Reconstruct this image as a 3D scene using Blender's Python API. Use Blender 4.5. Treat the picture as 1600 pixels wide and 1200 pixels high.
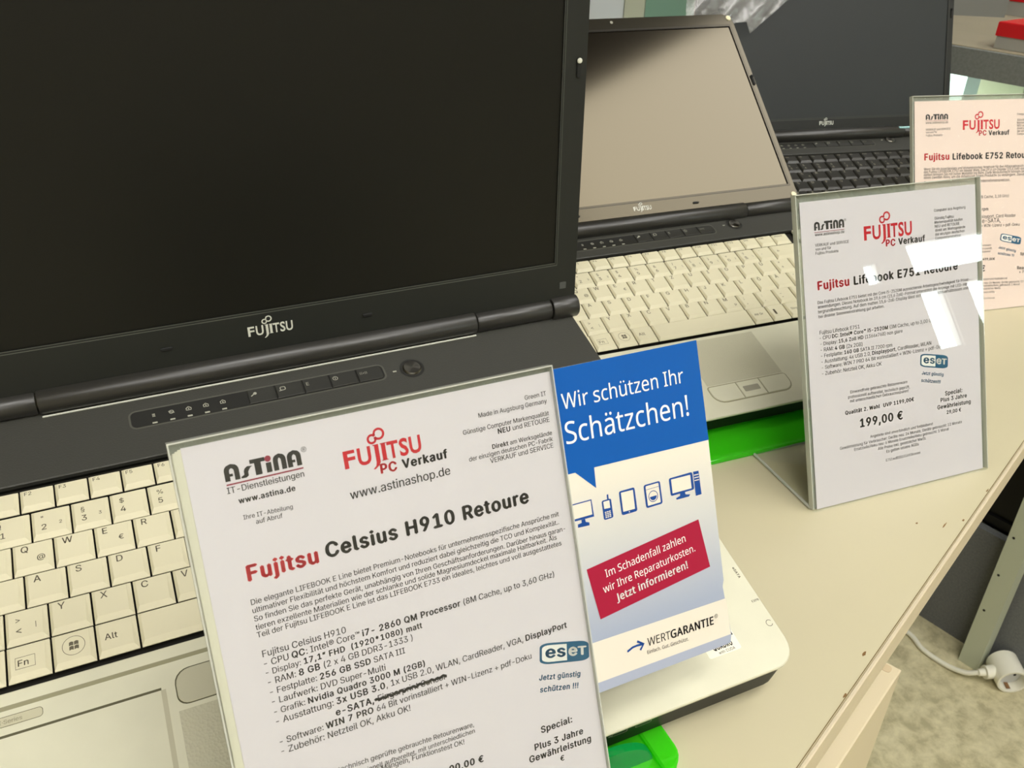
import bpy, bmesh, math, random, os
from mathutils import Matrix, Vector, noise, geometry

# ------------------------------------------------------------------ scene, camera, light
random.seed(7)
for o in list(bpy.data.objects):
    bpy.data.objects.remove(o)
SC = bpy.context.scene
COL = SC.collection
MM = 0.001
SC.view_settings.view_transform = 'Standard'
SC.view_settings.look = 'None'
SC.view_settings.gamma = 1.0
SC.view_settings.use_curve_mapping = False
SC.view_settings.exposure = 0.0
SC.cycles.caustics_reflective = False
SC.cycles.caustics_refractive = False

cam_data = bpy.data.cameras.new('camera')
cam = bpy.data.objects.new('camera', cam_data)
COL.objects.link(cam)
RIGHT = Vector((0.91019, -0.41363, 0.02169)).normalized()
FWD = Vector((0.36557, 0.77758, -0.51152)).normalized()
UP = RIGHT.cross(FWD).normalized()
CM = Matrix((RIGHT, UP, -FWD)).transposed().to_4x4()
CM.translation = Vector((114.4008, -336.3942, 386.462)) * MM
cam.matrix_world = CM
cam_data.sensor_width = 36.0
cam_data.lens = 1361.284 / 1600.0 * 36.0
cam_data.clip_start = 0.01
cam_data.dof.use_dof = True
cam_data.dof.focus_distance = 0.48
cam_data.dof.aperture_fstop = 34.0
SC.camera = cam

world = bpy.data.worlds.new('sky')
world.use_nodes = True
bg = world.node_tree.nodes['Background']
bg.inputs[0].default_value = (0.93, 0.98, 1.0, 1)
bg.inputs[1].default_value = 22.0
SC.world = world
LAMP_COLOR = (1.0, 0.975, 0.935)
LAMP_MAIN, LAMP_ROW, FILL_AISLE, FILL_TOP = 14.0, 5.8, 11.0, 13.0

# ------------------------------------------------------------------ materials
def lin(c):
    out = []
    for v in c:
        v = v / 255.0
        out.append(v / 12.92 if v <= 0.04045 else ((v + 0.055) / 1.055) ** 2.4)
    return (out[0], out[1], out[2], 1.0)

def mat(name, rgb, rough=0.5, spec=0.5, metal=0.0, vary=0.0, scale=80.0, bump=0.0, bscale=900.0, coat=0.0):
    m = bpy.data.materials.new(name)
    m.use_nodes = True
    nt = m.node_tree
    p = nt.nodes['Principled BSDF']
    c = lin(rgb)
    p.inputs['Base Color'].default_value = c
    p.inputs['Roughness'].default_value = rough
    p.inputs['Specular IOR Level'].default_value = spec
    p.inputs['Metallic'].default_value = metal
    p.inputs['Coat Weight'].default_value = coat
    tc = nt.nodes.new('ShaderNodeTexCoord')
    if vary > 0:
        n = nt.nodes.new('ShaderNodeTexNoise')
        n.inputs['Scale'].default_value = scale
        n.inputs['Detail'].default_value = 4
        r = nt.nodes.new('ShaderNodeValToRGB')
        r.color_ramp.elements[0].position = 0.3
        r.color_ramp.elements[1].position = 0.7
        r.color_ramp.elements[0].color = tuple(v * (1 - vary) for v in c[:3]) + (1,)
        r.color_ramp.elements[1].color = tuple(min(1, v * (1 + vary)) for v in c[:3]) + (1,)
        nt.links.new(tc.outputs['Object'], n.inputs['Vector'])
        nt.links.new(n.outputs['Fac'], r.inputs['Fac'])
        nt.links.new(r.outputs['Color'], p.inputs['Base Color'])
    if bump > 0:
        v = nt.nodes.new('ShaderNodeTexVoronoi')
        v.inputs['Scale'].default_value = bscale
        b = nt.nodes.new('ShaderNodeBump')
        b.inputs['Strength'].default_value = bump
        b.inputs['Distance'].default_value = 0.0005
        nt.links.new(tc.outputs['Object'], v.inputs['Vector'])
        nt.links.new(v.outputs['Distance'], b.inputs['Height'])
        nt.links.new(b.outputs['Normal'], p.inputs['Normal'])
    return m

def emit(name, col, strength):
    m = bpy.data.materials.new(name)
    m.use_nodes = True
    nt = m.node_tree
    nt.nodes.remove(nt.nodes['Principled BSDF'])
    e = nt.nodes.new('ShaderNodeEmission')
    e.inputs[0].default_value = tuple(col) + (1,)
    e.inputs[1].default_value = strength
    nt.links.new(e.outputs[0], nt.nodes['Material Output'].inputs[0])
    return m

def clear(name, tint=(0.97, 0.985, 0.975), haze=0.0, haze_rgb=(200, 205, 200), rough=0.004, f0=0.055, rim=0.85):
    """thin clear sheet: see-through, mirror gloss that grows at grazing angles, a little haze"""
    m = bpy.data.materials.new(name)
    m.use_nodes = True
    nt = m.node_tree
    nt.nodes.remove(nt.nodes['Principled BSDF'])
    t = nt.nodes.new('ShaderNodeBsdfTransparent'); t.inputs[0].default_value = tuple(tint) + (1,)
    d = nt.nodes.new('ShaderNodeBsdfDiffuse'); d.inputs[0].default_value = lin(haze_rgb)
    g = nt.nodes.new('ShaderNodeBsdfGlossy'); g.inputs['Roughness'].default_value = rough
    lw = nt.nodes.new('ShaderNodeLayerWeight'); lw.inputs[0].default_value = 0.5
    pw = nt.nodes.new('ShaderNodeMath'); pw.operation = 'POWER'; pw.inputs[1].default_value = 5
    ma = nt.nodes.new('ShaderNodeMath'); ma.operation = 'MULTIPLY_ADD'; ma.inputs[1].default_value = rim; ma.inputs[2].default_value = f0
    m1 = nt.nodes.new('ShaderNodeMixShader'); m1.inputs[0].default_value = haze
    m2 = nt.nodes.new('ShaderNodeMixShader')
    L = nt.links.new
    L(lw.outputs['Facing'], pw.inputs[0]); L(pw.outputs[0], ma.inputs[0]); L(ma.outputs[0], m2.inputs[0])
    L(t.outputs[0], m1.inputs[1]); L(d.outputs[0], m1.inputs[2]); L(m1.outputs[0], m2.inputs[1]); L(g.outputs[0], m2.inputs[2])
    L(m2.outputs[0], nt.nodes['Material Output'].inputs[0])
    return m

def tinted(name, rgb, see=0.45):
    """coloured translucent acrylic"""
    m = bpy.data.materials.new(name)
    m.use_nodes = True
    nt = m.node_tree
    nt.nodes.remove(nt.nodes['Principled BSDF'])
    c = lin(rgb)
    t = nt.nodes.new('ShaderNodeBsdfTransparent'); t.inputs[0].default_value = c
    d = nt.nodes.new('ShaderNodeBsdfDiffuse'); d.inputs[0].default_value = c
    tr = nt.nodes.new('ShaderNodeBsdfTranslucent'); tr.inputs[0].default_value = c
    g = nt.nodes.new('ShaderNodeBsdfGlossy'); g.inputs['Roughness'].default_value = 0.08
    a = nt.nodes.new('ShaderNodeMixShader'); a.inputs[0].default_value = 0.5
    b = nt.nodes.new('ShaderNodeMixShader'); b.inputs[0].default_value = see
    e = nt.nodes.new('ShaderNodeMixShader'); e.inputs[0].default_value = 0.06
    L = nt.links.new
    L(d.outputs[0], a.inputs[1]); L(tr.outputs[0], a.inputs[2]); L(a.outputs[0], b.inputs[1]); L(t.outputs[0], b.inputs[2])
    L(b.outputs[0], e.inputs[1]); L(g.outputs[0], e.inputs[2]); L(e.outputs[0], nt.nodes['Material Output'].inputs[0])
    return m

M = {}
M['paper'] = mat('white_paper', (227, 219, 226), 0.6, 0.2)
M['paper_pink'] = mat('pinkish_paper', (236, 216, 207), 0.6, 0.2)
M['sheet_edge'] = mat('cream_sheet_edges', (228, 223, 204), 0.6, 0.2)
M['ink'] = mat('black_print', (34, 32, 33), 0.6, 0.2)
M['ink_grey'] = mat('grey_print', (52, 50, 52), 0.6, 0.2)
M['ink_red'] = mat('red_print', (204, 30, 46), 0.6, 0.2)
M['ink_maroon'] = mat('maroon_print', (150, 48, 70), 0.6, 0.2)
M['ink_blue'] = mat('petrol_print', (28, 92, 128), 0.6, 0.2)
M['marker'] = mat('black_marker', (20, 18, 18), 0.5, 0.3)
M['leaf'] = mat('leaflet_paper', (224, 217, 202), 0.45, 0.3)
M['leaf_blue'] = mat('leaflet_blue', (0, 84, 166), 0.45, 0.25)
M['leaf_icon'] = mat('leaflet_icon_blue', (16, 68, 144), 0.35, 0.4)
M['leaf_red'] = mat('leaflet_red', (160, 22, 56), 0.45, 0.25)
M['leaf_grey'] = mat('leaflet_grey', (164, 172, 192), 0.35, 0.4)
M['leaf_white'] = mat('leaflet_white', (242, 240, 236), 0.4, 0.3)
M['clear'] = clear('clear_acrylic')
M['clear_edge'] = clear('acrylic_edge', (0.96, 0.97, 0.95), 0.6, (222, 224, 212), 0.1)
M['matt_pane'] = clear('matt_acrylic', (0.98, 0.985, 0.975), 0.02, (220, 220, 215), 0.5, 0.0, 0.0)
M['clear_back'] = clear('back_acrylic', (0.95, 0.965, 0.95), 0.38, (196, 200, 188), 0.01)
M['clear_foot'] = clear('acrylic_foot', (0.97, 0.98, 0.96), 0.06, (215, 215, 200), 0.02)
M['green'] = tinted('green_acrylic', (96, 248, 44), 0.3)
M['green_dark'] = tinted('green_acrylic_tab', (30, 206, 104), 0.35)
M['key'] = mat('cream_key', (218, 212, 182), 0.45, 0.35)
M['legend'] = mat('key_legend', (104, 98, 82), 0.6, 0.2)
M['key_black'] = mat('black_key', (46, 45, 40), 0.34, 0.6)
M['legend_white'] = mat('key_legend_pale', (205, 200, 180), 0.6, 0.2)
M['well'] = mat('key_well', (24, 22, 14), 0.6, 0.3)
M['silver'] = mat('silver_shell', (212, 210, 186), 0.42, 0.4, 0.0, 0.03, 40)
M['silver_groove'] = mat('silver_groove', (150, 147, 118), 0.5, 0.3)
M['silver_line'] = mat('dark_line', (92, 90, 68), 0.6, 0.2)
M['touch'] = mat('textured_touchpad', (190, 187, 162), 0.5, 0.35, bump=0.5, bscale=700)
M['plastic'] = mat('black_plastic', (52, 53, 49), 0.42, 0.45, bump=0.12, bscale=1400)
M['deck'] = mat('charcoal_deck', (62, 62, 57), 0.42, 0.45, bump=0.25, bscale=900)
M['deck_strip'] = mat('button_strip', (38, 38, 35), 0.35, 0.5)
M['button'] = mat('dark_button', (50, 50, 46), 0.35, 0.5)
M['bezel'] = mat('lid_bezel', (33, 35, 32), 0.5, 0.35)
M['barrel'] = mat('hinge_barrel', (44, 43, 39), 0.34, 0.6)
M['pale_glint'] = mat('hinge_highlight', (220, 222, 208), 0.35, 0.6)  # pale colour for the hinge's painted highlight line, also on the latch tip
M['logo'] = mat('silver_logo', (214, 216, 204), 0.35, 0.5)
M['icon'] = mat('pale_icon', (170, 170, 155), 0.5, 0.3)
M['rubber'] = mat('rubber_pad', (30, 31, 30), 0.6, 0.3)
M['pad'] = mat('pale_screen_pad', (238, 230, 190), 0.3, 0.5)
M['screen1'] = mat('matt_black_screen', (22, 22, 18), 0.42, 0.25)
M['screen2'] = mat('semi_gloss_screen', (24, 21, 17), 0.11, 0.9)
M['bezel2'] = mat('satin_bezel', (44, 42, 36), 0.13, 0.6)
for _k in ('screen2', 'bezel2'):
    M[_k].node_tree.nodes['Principled BSDF'].inputs['Specular Tint'].default_value = (1.0, 0.86, 0.58, 1)  # warm tone of the reflected lamp put into the specular tint
M['screen3'] = mat('dark_grey_screen', (40, 44, 44), 0.5, 0.4)
M['base'] = mat('dark_base', (16, 18, 14), 0.5, 0.25)
M['sticker'] = mat('white_sticker', (240, 236, 214), 0.4, 0.4)
M['table'] = mat('cream_laminate', (201, 193, 161), 0.36, 0.4, 0.0, 0.02, 9)
M['table_edge'] = mat('table_edge_band', (206, 194, 166), 0.5, 0.3, 0.0, 0.03, 60)
M['chip'] = mat('bare_chipboard', (128, 98, 62), 0.8, 0.2)
M['drawer'] = mat('drawer_front', (206, 194, 164), 0.5, 0.3)
M['film'] = None

# ------------------------------------------------------------------ mesh helpers (millimetres in, metres out)
class MB:
    def __init__(self):
        self.v = []; self.f = []; self.m = []
    def add(self, vs, fs, mi=0):
        b = len(self.v)
        self.v += [tuple(p) for p in vs]
        for f in fs:
            self.f.append(tuple(b + i for i in f)); self.m.append(mi)
        return self
    def box(self, x0, x1, y0, y1, z0, z1, mi=0):
        return self.add([(x0,y0,z0),(x1,y0,z0),(x1,y1,z0),(x0,y1,z0),(x0,y0,z1),(x1,y0,z1),(x1,y1,z1),(x0,y1,z1)],
                        [(3,2,1,0),(4,5,6,7),(0,1,5,4),(1,2,6,5),(2,3,7,6),(3,0,4,7)], mi)
    def prism(self, poly, z0, z1, mi=0, ch=0.0, chb=0.0):
        """poly counter-clockwise; optional chamfer at the top and at the bottom"""
        n = len(poly)
        cx = sum(p[0] for p in poly) / n; cy = sum(p[1] for p in poly) / n
        def inset(d):
            out = []
            for i in range(n):
                a = Vector(poly[i-1]); b = Vector(poly[i]); c = Vector(poly[(i+1) % n])
                e1 = (b - a).normalized(); e2 = (c - b).normalized()
                n1 = Vector((-e1.y, e1.x)); n2 = Vector((-e2.y, e2.x))
                k = (n1 + n2)
                k = k / max(0.3, k.length_squared / 2)
                out.append((b.x + k.x * d, b.y + k.y * d))
            return out
        rings = []
        if chb > 0: rings += [(inset(chb), z0), (poly, z0 + chb)]
        else: rings += [(poly, z0)]
        if ch > 0: rings += [(poly, z1 - ch), (inset(ch), z1)]
        else: rings += [(poly, z1)]
        vs = [(p[0], p[1], z) for r, z in rings for p in r]
        fs = [tuple(range(n - 1, -1, -1)), tuple(range((len(rings)-1)*n, len(rings)*n))]
        for k in range(len(rings) - 1):
            for i in range(n):
                j = (i + 1) % n
                fs.append((k*n+i, k*n+j, (k+1)*n+j, (k+1)*n+i))
        return self.add(vs, fs, mi)
    def map(self, fn):
        self.v = [tuple(fn(*p)) for p in self.v]; return self
    def tube(self, pts, r, seg=10, mi=0, cap=True):
        pts = [Vector(p) for p in pts]; n = len(pts)
        rs = r if isinstance(r, (list, tuple)) else [r] * n
        vs = []; up = Vector((0, 0, 1))
        for i, p in enumerate(pts):
            t = (pts[min(i+1, n-1)] - pts[max(i-1, 0)]).normalized()
            a = t.cross(up)
            if a.length < 1e-3: a = t.cross(Vector((1, 0, 0)))
            a.normalize(); b = a.cross(t)
            for k in range(seg):
                w = 2 * math.pi * k / seg
                vs.append(p + a * math.cos(w) * rs[i] + b * math.sin(w) * rs[i])
        fs = []
        for i in range(n - 1):
            for k in range(seg):
                q = (k + 1) % seg
                fs.append((i*seg+k, i*seg+q, (i+1)*seg+q, (i+1)*seg+k))
        if cap:
            fs.append(tuple(range(seg-1, -1, -1))); fs.append(tuple(range((n-1)*seg, n*seg)))
        return self.add(vs, fs, mi)
    def obj(self, name, mats, parent=None, smooth=False):
        if not isinstance(mats, (list, tuple)): mats = [mats]
        me = bpy.data.meshes.new(name)
        me.from_pydata([(x*MM, y*MM, z*MM) for x, y, z in self.v], [], self.f)
        for m in mats: me.materials.append(m)
        me.polygons.foreach_set('material_index', self.m)
        if smooth:
            me.polygons.foreach_set('use_smooth', [True] * len(self.f))
            me.set_sharp_from_angle(angle=math.radians(35))
        me.update()
        o = bpy.data.objects.new(name, me)
        COL.objects.link(o)
        if parent is not None: o.parent = parent
        return o

def rpoly(x0, x1, y0, y1, r, seg=6):
    """rounded rectangle, counter-clockwise; r = one radius or (lower left, lower right, upper right, upper left)"""
    if not isinstance(r, (list, tuple)): r = (r,) * 4
    out = []
    for (cx, cy, a0), q in zip(((x0, y0, 180), (x1, y0, 270), (x1, y1, 0), (x0, y1, 90)), r):
        if q <= 0: out.append((cx, cy)); continue
        px = cx + q if cx == x0 else cx - q
        py = cy + q if cy == y0 else cy - q
        for k in range(seg + 1):
            a = math.radians(a0 + 90.0 * k / seg)
            out.append((px + q * math.cos(a), py + q * math.sin(a)))
    return out

def thing(name, label, cat, matrix, group=None):
    o = bpy.data.objects.new(name, None)
    COL.objects.link(o)
    o.empty_display_size = 0.05
    m = matrix.copy(); m.translation = m.translation * MM
    o.matrix_world = m
    tag(o, label, cat, group)
    return o

def tag(o, label, cat, group=None):
    o['label'] = label; o['category'] = cat
    if group: o['group'] = group
    return o

def struct(o):
    o['kind'] = 'structure'; return o

def TM(x, y, z, yaw=0.0, tilt=0.0):
    return Matrix.Translation((x, y, z)) @ Matrix.Rotation(yaw, 4, 'Z') @ Matrix.Rotation(tilt, 4, 'X')

# ------------------------------------------------------------------ lettering (flat print)
def _load(name):
    try:
        p = os.path.join(bpy.utils.system_resource('DATAFILES', path='fonts'), name)
        return bpy.data.fonts.load(p) if os.path.exists(p) else None
    except Exception:
        return None
FONTS = {0: _load('Inter.woff2'), 2: _load('NotoSansHebrew-Regular.woff2')}   # Blender's own fonts
_cache = {}
_glyph = {}
def _outline(ch, font):
    cu = bpy.data.curves.new('print', 'FONT')
    cu.body = ch; cu.font = FONTS[font]
    cu.size = 1.0; cu.resolution_u = 3; cu.fill_mode = 'NONE'
    ob = bpy.data.objects.new('print', cu)
    me = ob.to_mesh()
    vs = [(v.co.x, v.co.y) for v in me.vertices] if me else []
    es = [tuple(e.vertices) for e in me.edges] if me else []
    ob.to_mesh_clear()
    bpy.data.objects.remove(ob); bpy.data.curves.remove(cu)
    return vs, es

def char(ch, font):
    """triangles of one character, filled by winding number so overlapping outlines stay solid; plus its advance"""
    key = (ch, font)
    if key in _glyph: return _glyph[key]
    vs, es = _outline(ch, font)
    hx = max(v[0] for v in _outline('H', font)[0])
    adv = max(v[0] for v in _outline(ch + 'H', font)[0]) - hx
    if not vs:
        _glyph[key] = ([], [], adv); return _glyph[key]
    nxt = {}
    for p, q in es: nxt.setdefault(p, []).append(q); nxt.setdefault(q, []).append(p)
    seen = set(); loops = []
    for i in range(len(vs)):
        if i in seen or i not in nxt: continue
        lp = [i]; seen.add(i); cur = i
        while True:
            c = [k for k in nxt[cur] if k not in seen]
            if not c: break
            # keep the direction of the stored points
            cur = min(c) if len(lp) == 1 else c[0]
            seen.add(cur); lp.append(cur)
        if len(lp) > 2: loops.append([vs[k] for k in lp])
    pts = []; edges = []
    for lp in loops:
        o = len(pts); pts += [Vector(p) for p in lp]
        edges += [(o + k, o + (k + 1) % len(lp)) for k in range(len(lp))]
    res = geometry.delaunay_2d_cdt(pts, edges, [], 0, 1e-5)
    ov, of = res[0], res[2]
    def wind(x, y):
        w = 0
        for lp in loops:
            for k in range(len(lp)):
                x1, y1 = lp[k-1]; x2, y2 = lp[k]
                if (y1 <= y) != (y2 <= y):
                    if x1 + (y - y1) / (y2 - y1) * (x2 - x1) > x: w += 1 if y2 > y1 else -1
        return w
    fs = []
    for f in of:
        cx = sum(ov[k].x for k in f) / len(f); cy = sum(ov[k].y for k in f) / len(f)
        if wind(cx, cy) != 0:
            a_ = (ov[f[1]] - ov[f[0]]).cross(ov[f[2]] - ov[f[0]])
            fs.append(tuple(f) if a_ > 0 else tuple(f[::-1]))
    _glyph[key] = ([(p.x, p.y) for p in ov], fs, adv)
    return _glyph[key]

def glyphs(s, bold=0.0, font=0):
    k = (s, bold, font)
    if k in _cache: return _cache[k]
    vs = []; fs = []
    if FONTS.get(font) is not None:
        cur = 0.0
        thin = .008 if font == 0 else 0.0
        steps = ([(-thin, 0), (thin, 0)] if thin else [(0, 0)]) if not bold else [(-bold, 0), (bold, 0), (0, bold * .6), (0, -bold * .6)]
        for ch in s:
            gv, gf, adv = char(ch, font)
            if gv:
                for dx, dy in steps:
                    o = len(vs)
                    vs += [(x + cur + dx, y + dy) for x, y in gv]
                    fs += [tuple(o + q for q in f) for f in gf]
            cur += adv + bold * 1.6
        total = cur
    else:
        cu = bpy.data.curves.new('print', 'FONT')
        cu.body = s
        cu.size = 1.0; cu.resolution_u = 3; cu.offset = bold; cu.fill_mode = 'FRONT'
        if bold: cu.space_character = 1.03
        ob = bpy.data.objects.new('print', cu)
        me = ob.to_mesh()
        vs = [(v.co.x, v.co.y) for v in me.vertices]
        fs = [tuple(p.vertices) for p in me.polygons]
        ob.to_mesh_clear()
        bpy.data.objects.remove(ob); bpy.data.curves.remove(cu)
        total = None
    if not vs: vs = [(0, 0)]; fs = []
    xs = [v[0] for v in vs]; ys = [v[1] for v in vs]
    if total is None: total = max(xs) + 0.06
    _cache[k] = (vs, fs, min(xs), max(xs), min(ys), max(ys), total)
    return _cache[k]

BOLD = 0.031
def line_mesh(markup, font=0, bold=BOLD):
    """'|' switches bold on and off; returns points, faces, x0, x1 at size 1"""
    runs = markup.split('|')
    vs = []; fs = []; cur = 0.0
    for i, r in enumerate(runs):
        if not r: continue
        b = bold if i % 2 else 0.0
        g = glyphs(r, b, font)
        off = len(vs)
        vs += [(x + cur, y) for x, y in g[0]]
        fs += [tuple(off + k for k in f) for f in g[1]]
        cur += g[6]
    xs = [v[0] for v in vs]
    return vs, fs, min(xs), max(xs)

def put_line(mb, markup, x0, y0, x1, y1, z, yk=1.0, mi=0, font=0, bold=BOLD):
    vs, fs, a, b = line_mesh(markup, font, bold)
    L = math.hypot(x1 - x0, y1 - y0); s = L / (b - a)
    c, d = (x1 - x0) / L, (y1 - y0) / L
    mb.add([(x0 + c*(x-a)*s - d*y*s*yk, y0 + d*(x-a)*s + c*y*s*yk, z) for x, y in vs], fs, mi)

def put_text(mb, s, x, y, cap, z, mi=0, bold=0.0, font=0, xs=1.0, right=False):
    vs, fs, a, b = glyphs(s, bold, font)[:4]
    k = cap / glyphs('H', 0.0, font)[5]
    if right: x = x - (b - a) * k * xs
    mb.add([(x + (p - a) * k * xs, y + q * k, z) for p, q in vs], fs, mi)

def put_box(mb, s, x0, x1, y0, y1, z, mi=0, bold=0.0, font=1):
    vs, fs, a, b, c, d = glyphs(s, bold, font)[:6]
    mb.add([(x0 + (p-a)/(b-a)*(x1-x0), y0 + (q-c)/(d-c)*(y1-y0), z) for p, q in vs], fs, mi)

def flat(mb, poly, z, mi=0):
    mb.add([(p[0], p[1], z) for p in poly], [tuple(range(len(poly)))], mi)

def ribbon(mb, pts, w, z, mi=0, closed=False):
    n = len(pts); vs = []; fs = []
    for i in range(n):
        a = Vector(pts[i-1] if (i or closed) else pts[0]); b = Vector(pts[(i+1) % n] if (i < n-1 or closed) else pts[-1])
        t = (b - a).normalized(); q = Vector((-t.y, t.x)) * (w / 2)
        p = Vector(pts[i]); vs += [(p.x+q.x, p.y+q.y, z), (p.x-q.x, p.y-q.y, z)]
    for i in range(n if closed else n - 1):
        j = (i + 1) % n
        fs.append((2*i, 2*i+1, 2*j+1, 2*j))
    mb.add(vs, fs, mi)

def circle(cx, cy, r, n=20, a0=0, a1=360):
    k = n if a1 - a0 >= 360 else n + 1
    return [(cx + r*math.cos(math.radians(a0 + (a1-a0)*i/n)), cy + r*math.sin(math.radians(a0 + (a1-a0)*i/n))) for i in range(k)]

def maker_logo(mb, x0, x1, y0, y1, z, mi=0, bold=0.025):
    """the maker's word mark: seven roman capitals, the J dropping below the line, a loop of two rings over J and I"""
    W = x1 - x0; H = y1 - y0
    X = lambda t: x0 + t * W
    Y = lambda t: y0 + t * H
    put_box(mb, 'F', X(0), X(.145), Y(0), Y(1), z, mi, bold)
    put_box(mb, 'U', X(.175), X(.345), Y(-.02), Y(1), z, mi, bold)
    st = .054 * W
    flat(mb, [(X(.398), Y(-.02)), (X(.398)+st, Y(-.02)), (X(.398)+st, Y(1)), (X(.398), Y(1))], z, mi)
    flat(mb, [(X(.345), Y(-.36)), (X(.372), Y(-.38)), (X(.425), Y(-.22)), (X(.398)+st, Y(-.02)), (X(.398), Y(-.02)), (X(.386), Y(-.2))], z, mi)
    flat(mb, [(X(.38), Y(.94)), (X(.40), Y(.94)), (X(.40), Y(1)), (X(.38), Y(1))], z, mi)
    flat(mb, [(X(.485), Y(0)), (X(.485)+st, Y(0)), (X(.485)+st, Y(1)), (X(.485), Y(1))], z, mi)
    for yy in (0, .95):
        flat(mb, [(X(.472), Y(yy)), (X(.498)+st, Y(yy)), (X(.498)+st, Y(yy+.05)), (X(.472), Y(yy+.05))], z, mi)
    put_box(mb, 'T', X(.556), X(.70), Y(0), Y(1), z, mi, bold)
    put_box(mb, 'S', X(.712), X(.828), Y(-.02), Y(1.02), z, mi, bold)
    put_box(mb, 'U', X(.845), X(1), Y(-.02), Y(1), z, mi, bold)
    a = circle(X(.385), Y(1.34), .05*W, 16, 40, 330)
    b = circle(X(.478), Y(1.56), .062*W, 18, -150, 150)
    ribbon(mb, a, .028*W, z, mi); ribbon(mb, b, .029*W, z, mi)
    ribbon(mb, [a[0], ((a[0][0]+b[-1][0])/2 - .004*W, (a[0][1]+b[-1][1])/2), b[-1]], .028*W, z, mi)
    ribbon(mb, [a[-1], ((a[-1][0]+b[0][0])/2 + .004*W, (a[-1][1]+b[0][1])/2 - .01*W), b[0]], .028*W, z, mi)

def dealer_logo(mb, x0, x1, y0, y1, z, mi=0, dot=1, gloss=True):
    """arch-shaped letters A s T i n A"""
    W = x1 - x0; H = y1 - y0
    X = lambda t: x0 + t * W
    Y = lambda t: y0 + t * H
    def arch(t0, t1, bar):
        o = (t1 - t0); st = .065
        outer = [(t0, 0), (t0, .62)] + [((t0+t1)/2 - o/2*math.cos(a), .62 + .38*math.sin(a)) for a in [math.pi*k/10 for k in range(1, 10)]] + [(t1, .62), (t1, 0)]
        inner = [(t1-st, 0), (t1-st, .55)] + [((t0+t1)/2 + (o/2-st)*math.cos(a), .55 + .2*math.sin(a)) for a in [math.pi*k/8 for k in range(1, 8)]] + [(t0+st, .55), (t0+st, 0)]
        n = len(outer); inn = inner[::-1]
        pts_o = outer; k = len(inn)
        # resample both to the same count
        def rs(p, N):
            d = [0]
            for i in range(1, len(p)): d.append(d[-1] + math.hypot(p[i][0]-p[i-1][0], p[i][1]-p[i-1][1]))
            out = []
            for i in range(N):
                s = d[-1]*i/(N-1); j = 0
                while j < len(d)-2 and d[j+1] < s: j += 1
                f = (s-d[j])/max(1e-9, d[j+1]-d[j])
                out.append((p[j][0]+(p[j+1][0]-p[j][0])*f, p[j][1]+(p[j+1][1]-p[j][1])*f))
            return out
        A = rs(outer, 21); B = rs(inn, 21)
        vs = [(X(p[0]), Y(p[1]), z) for p in A] + [(X(p[0]), Y(p[1]), z) for p in B]
        mb.add(vs, [(i, i+1, 22+i, 21+i) for i in range(20)], mi)
        if bar:
            flat(mb, [(X(t0+st), Y(.26)), (X((t0+t1)/2+.01), Y(.26)), (X((t0+t1)/2+.01), Y(.42)), (X(t0+st), Y(.42))], z, mi)
    arch(0, .19, True)
    flat(mb, [(X(.205), Y(0)), (X(.27), Y(0)), (X(.30), Y(.1)), (X(.30), Y(.32)), (X(.335), Y(.55)), (X(.365), Y(.62)), (X(.30), Y(.66)), (X(.262), Y(.56)), (X(.245), Y(.4)), (X(.245), Y(.2)), (X(.205), Y(.1))], z, mi)
    flat(mb, [(X(.335), Y(.74)), (X(.53), Y(.74)), (X(.53), Y(.98)), (X(.335), Y(.98))], z, mi)
    flat(mb, [(X(.39), Y(0)), (X(.475), Y(0)), (X(.475), Y(.74)), (X(.39), Y(.74))], z, mi)
    flat(mb, [(X(.535), Y(0)), (X(.605), Y(0)), (X(.605), Y(.6)), (X(.535), Y(.6))], z, mi)
    flat(mb, circle(X(.57), Y(.83), .042*W, 16), z, dot)
    arch(.63, .80, False)
    arch(.815, 1.0, True)

def warp(mb, start, quad):
    """bend what was added after 'start' from the unit square into a quad (ll, lr, ur, ul)"""
    ll, lr, ur, ul = quad
    for i in range(start, len(mb.v)):
        u, v, z = mb.v[i]
        x = (ll[0]*(1-u)+lr[0]*u)*(1-v) + (ul[0]*(1-u)+ur[0]*u)*v
        y = (ll[1]*(1-u)+lr[1]*u)*(1-v) + (ul[1]*(1-u)+ur[1]*u)*v
        mb.v[i] = (x, y, z)

def security_badge(mb, quad, z, blue, white):
    """pill-shaped badge, left half white with blue letters, right half blue with white letters"""
    s = len(mb.v)
    P = rpoly(0, 1, 0, 1, .2, 5)
    P = [(x if .2 <= x <= .8 else (x if True else x), y) for x, y in P]
    flat(mb, P, z, blue)
    warp(mb, s, quad); s = len(mb.v)
    Q = [(x, y) for x, y in rpoly(.045, .545, .10, .90, (.16, 0, 0, .16), 5)]
    flat(mb, Q, z + .06, white)
    put_box(mb, 'e', .11, .32, .28, .74, z + .12, blue, 0.035, 0)
    put_box(mb, 's', .34, .52, .28, .74, z + .12, blue, 0.035, 0)
    put_box(mb, 'e', .575, .76, .28, .74, z + .12, white, 0.035, 0)
    put_box(mb, 'T', .765, .95, .29, .74, z + .12, white, 0.035, 0)
    warp(mb, s, quad)

# ------------------------------------------------------------------ room shell
FLOOR = -740.0
CEIL = 1950.0
X0, X1, Y0, Y1 = -2600.0, 5300.0, -3600.0, 2300.0

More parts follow.
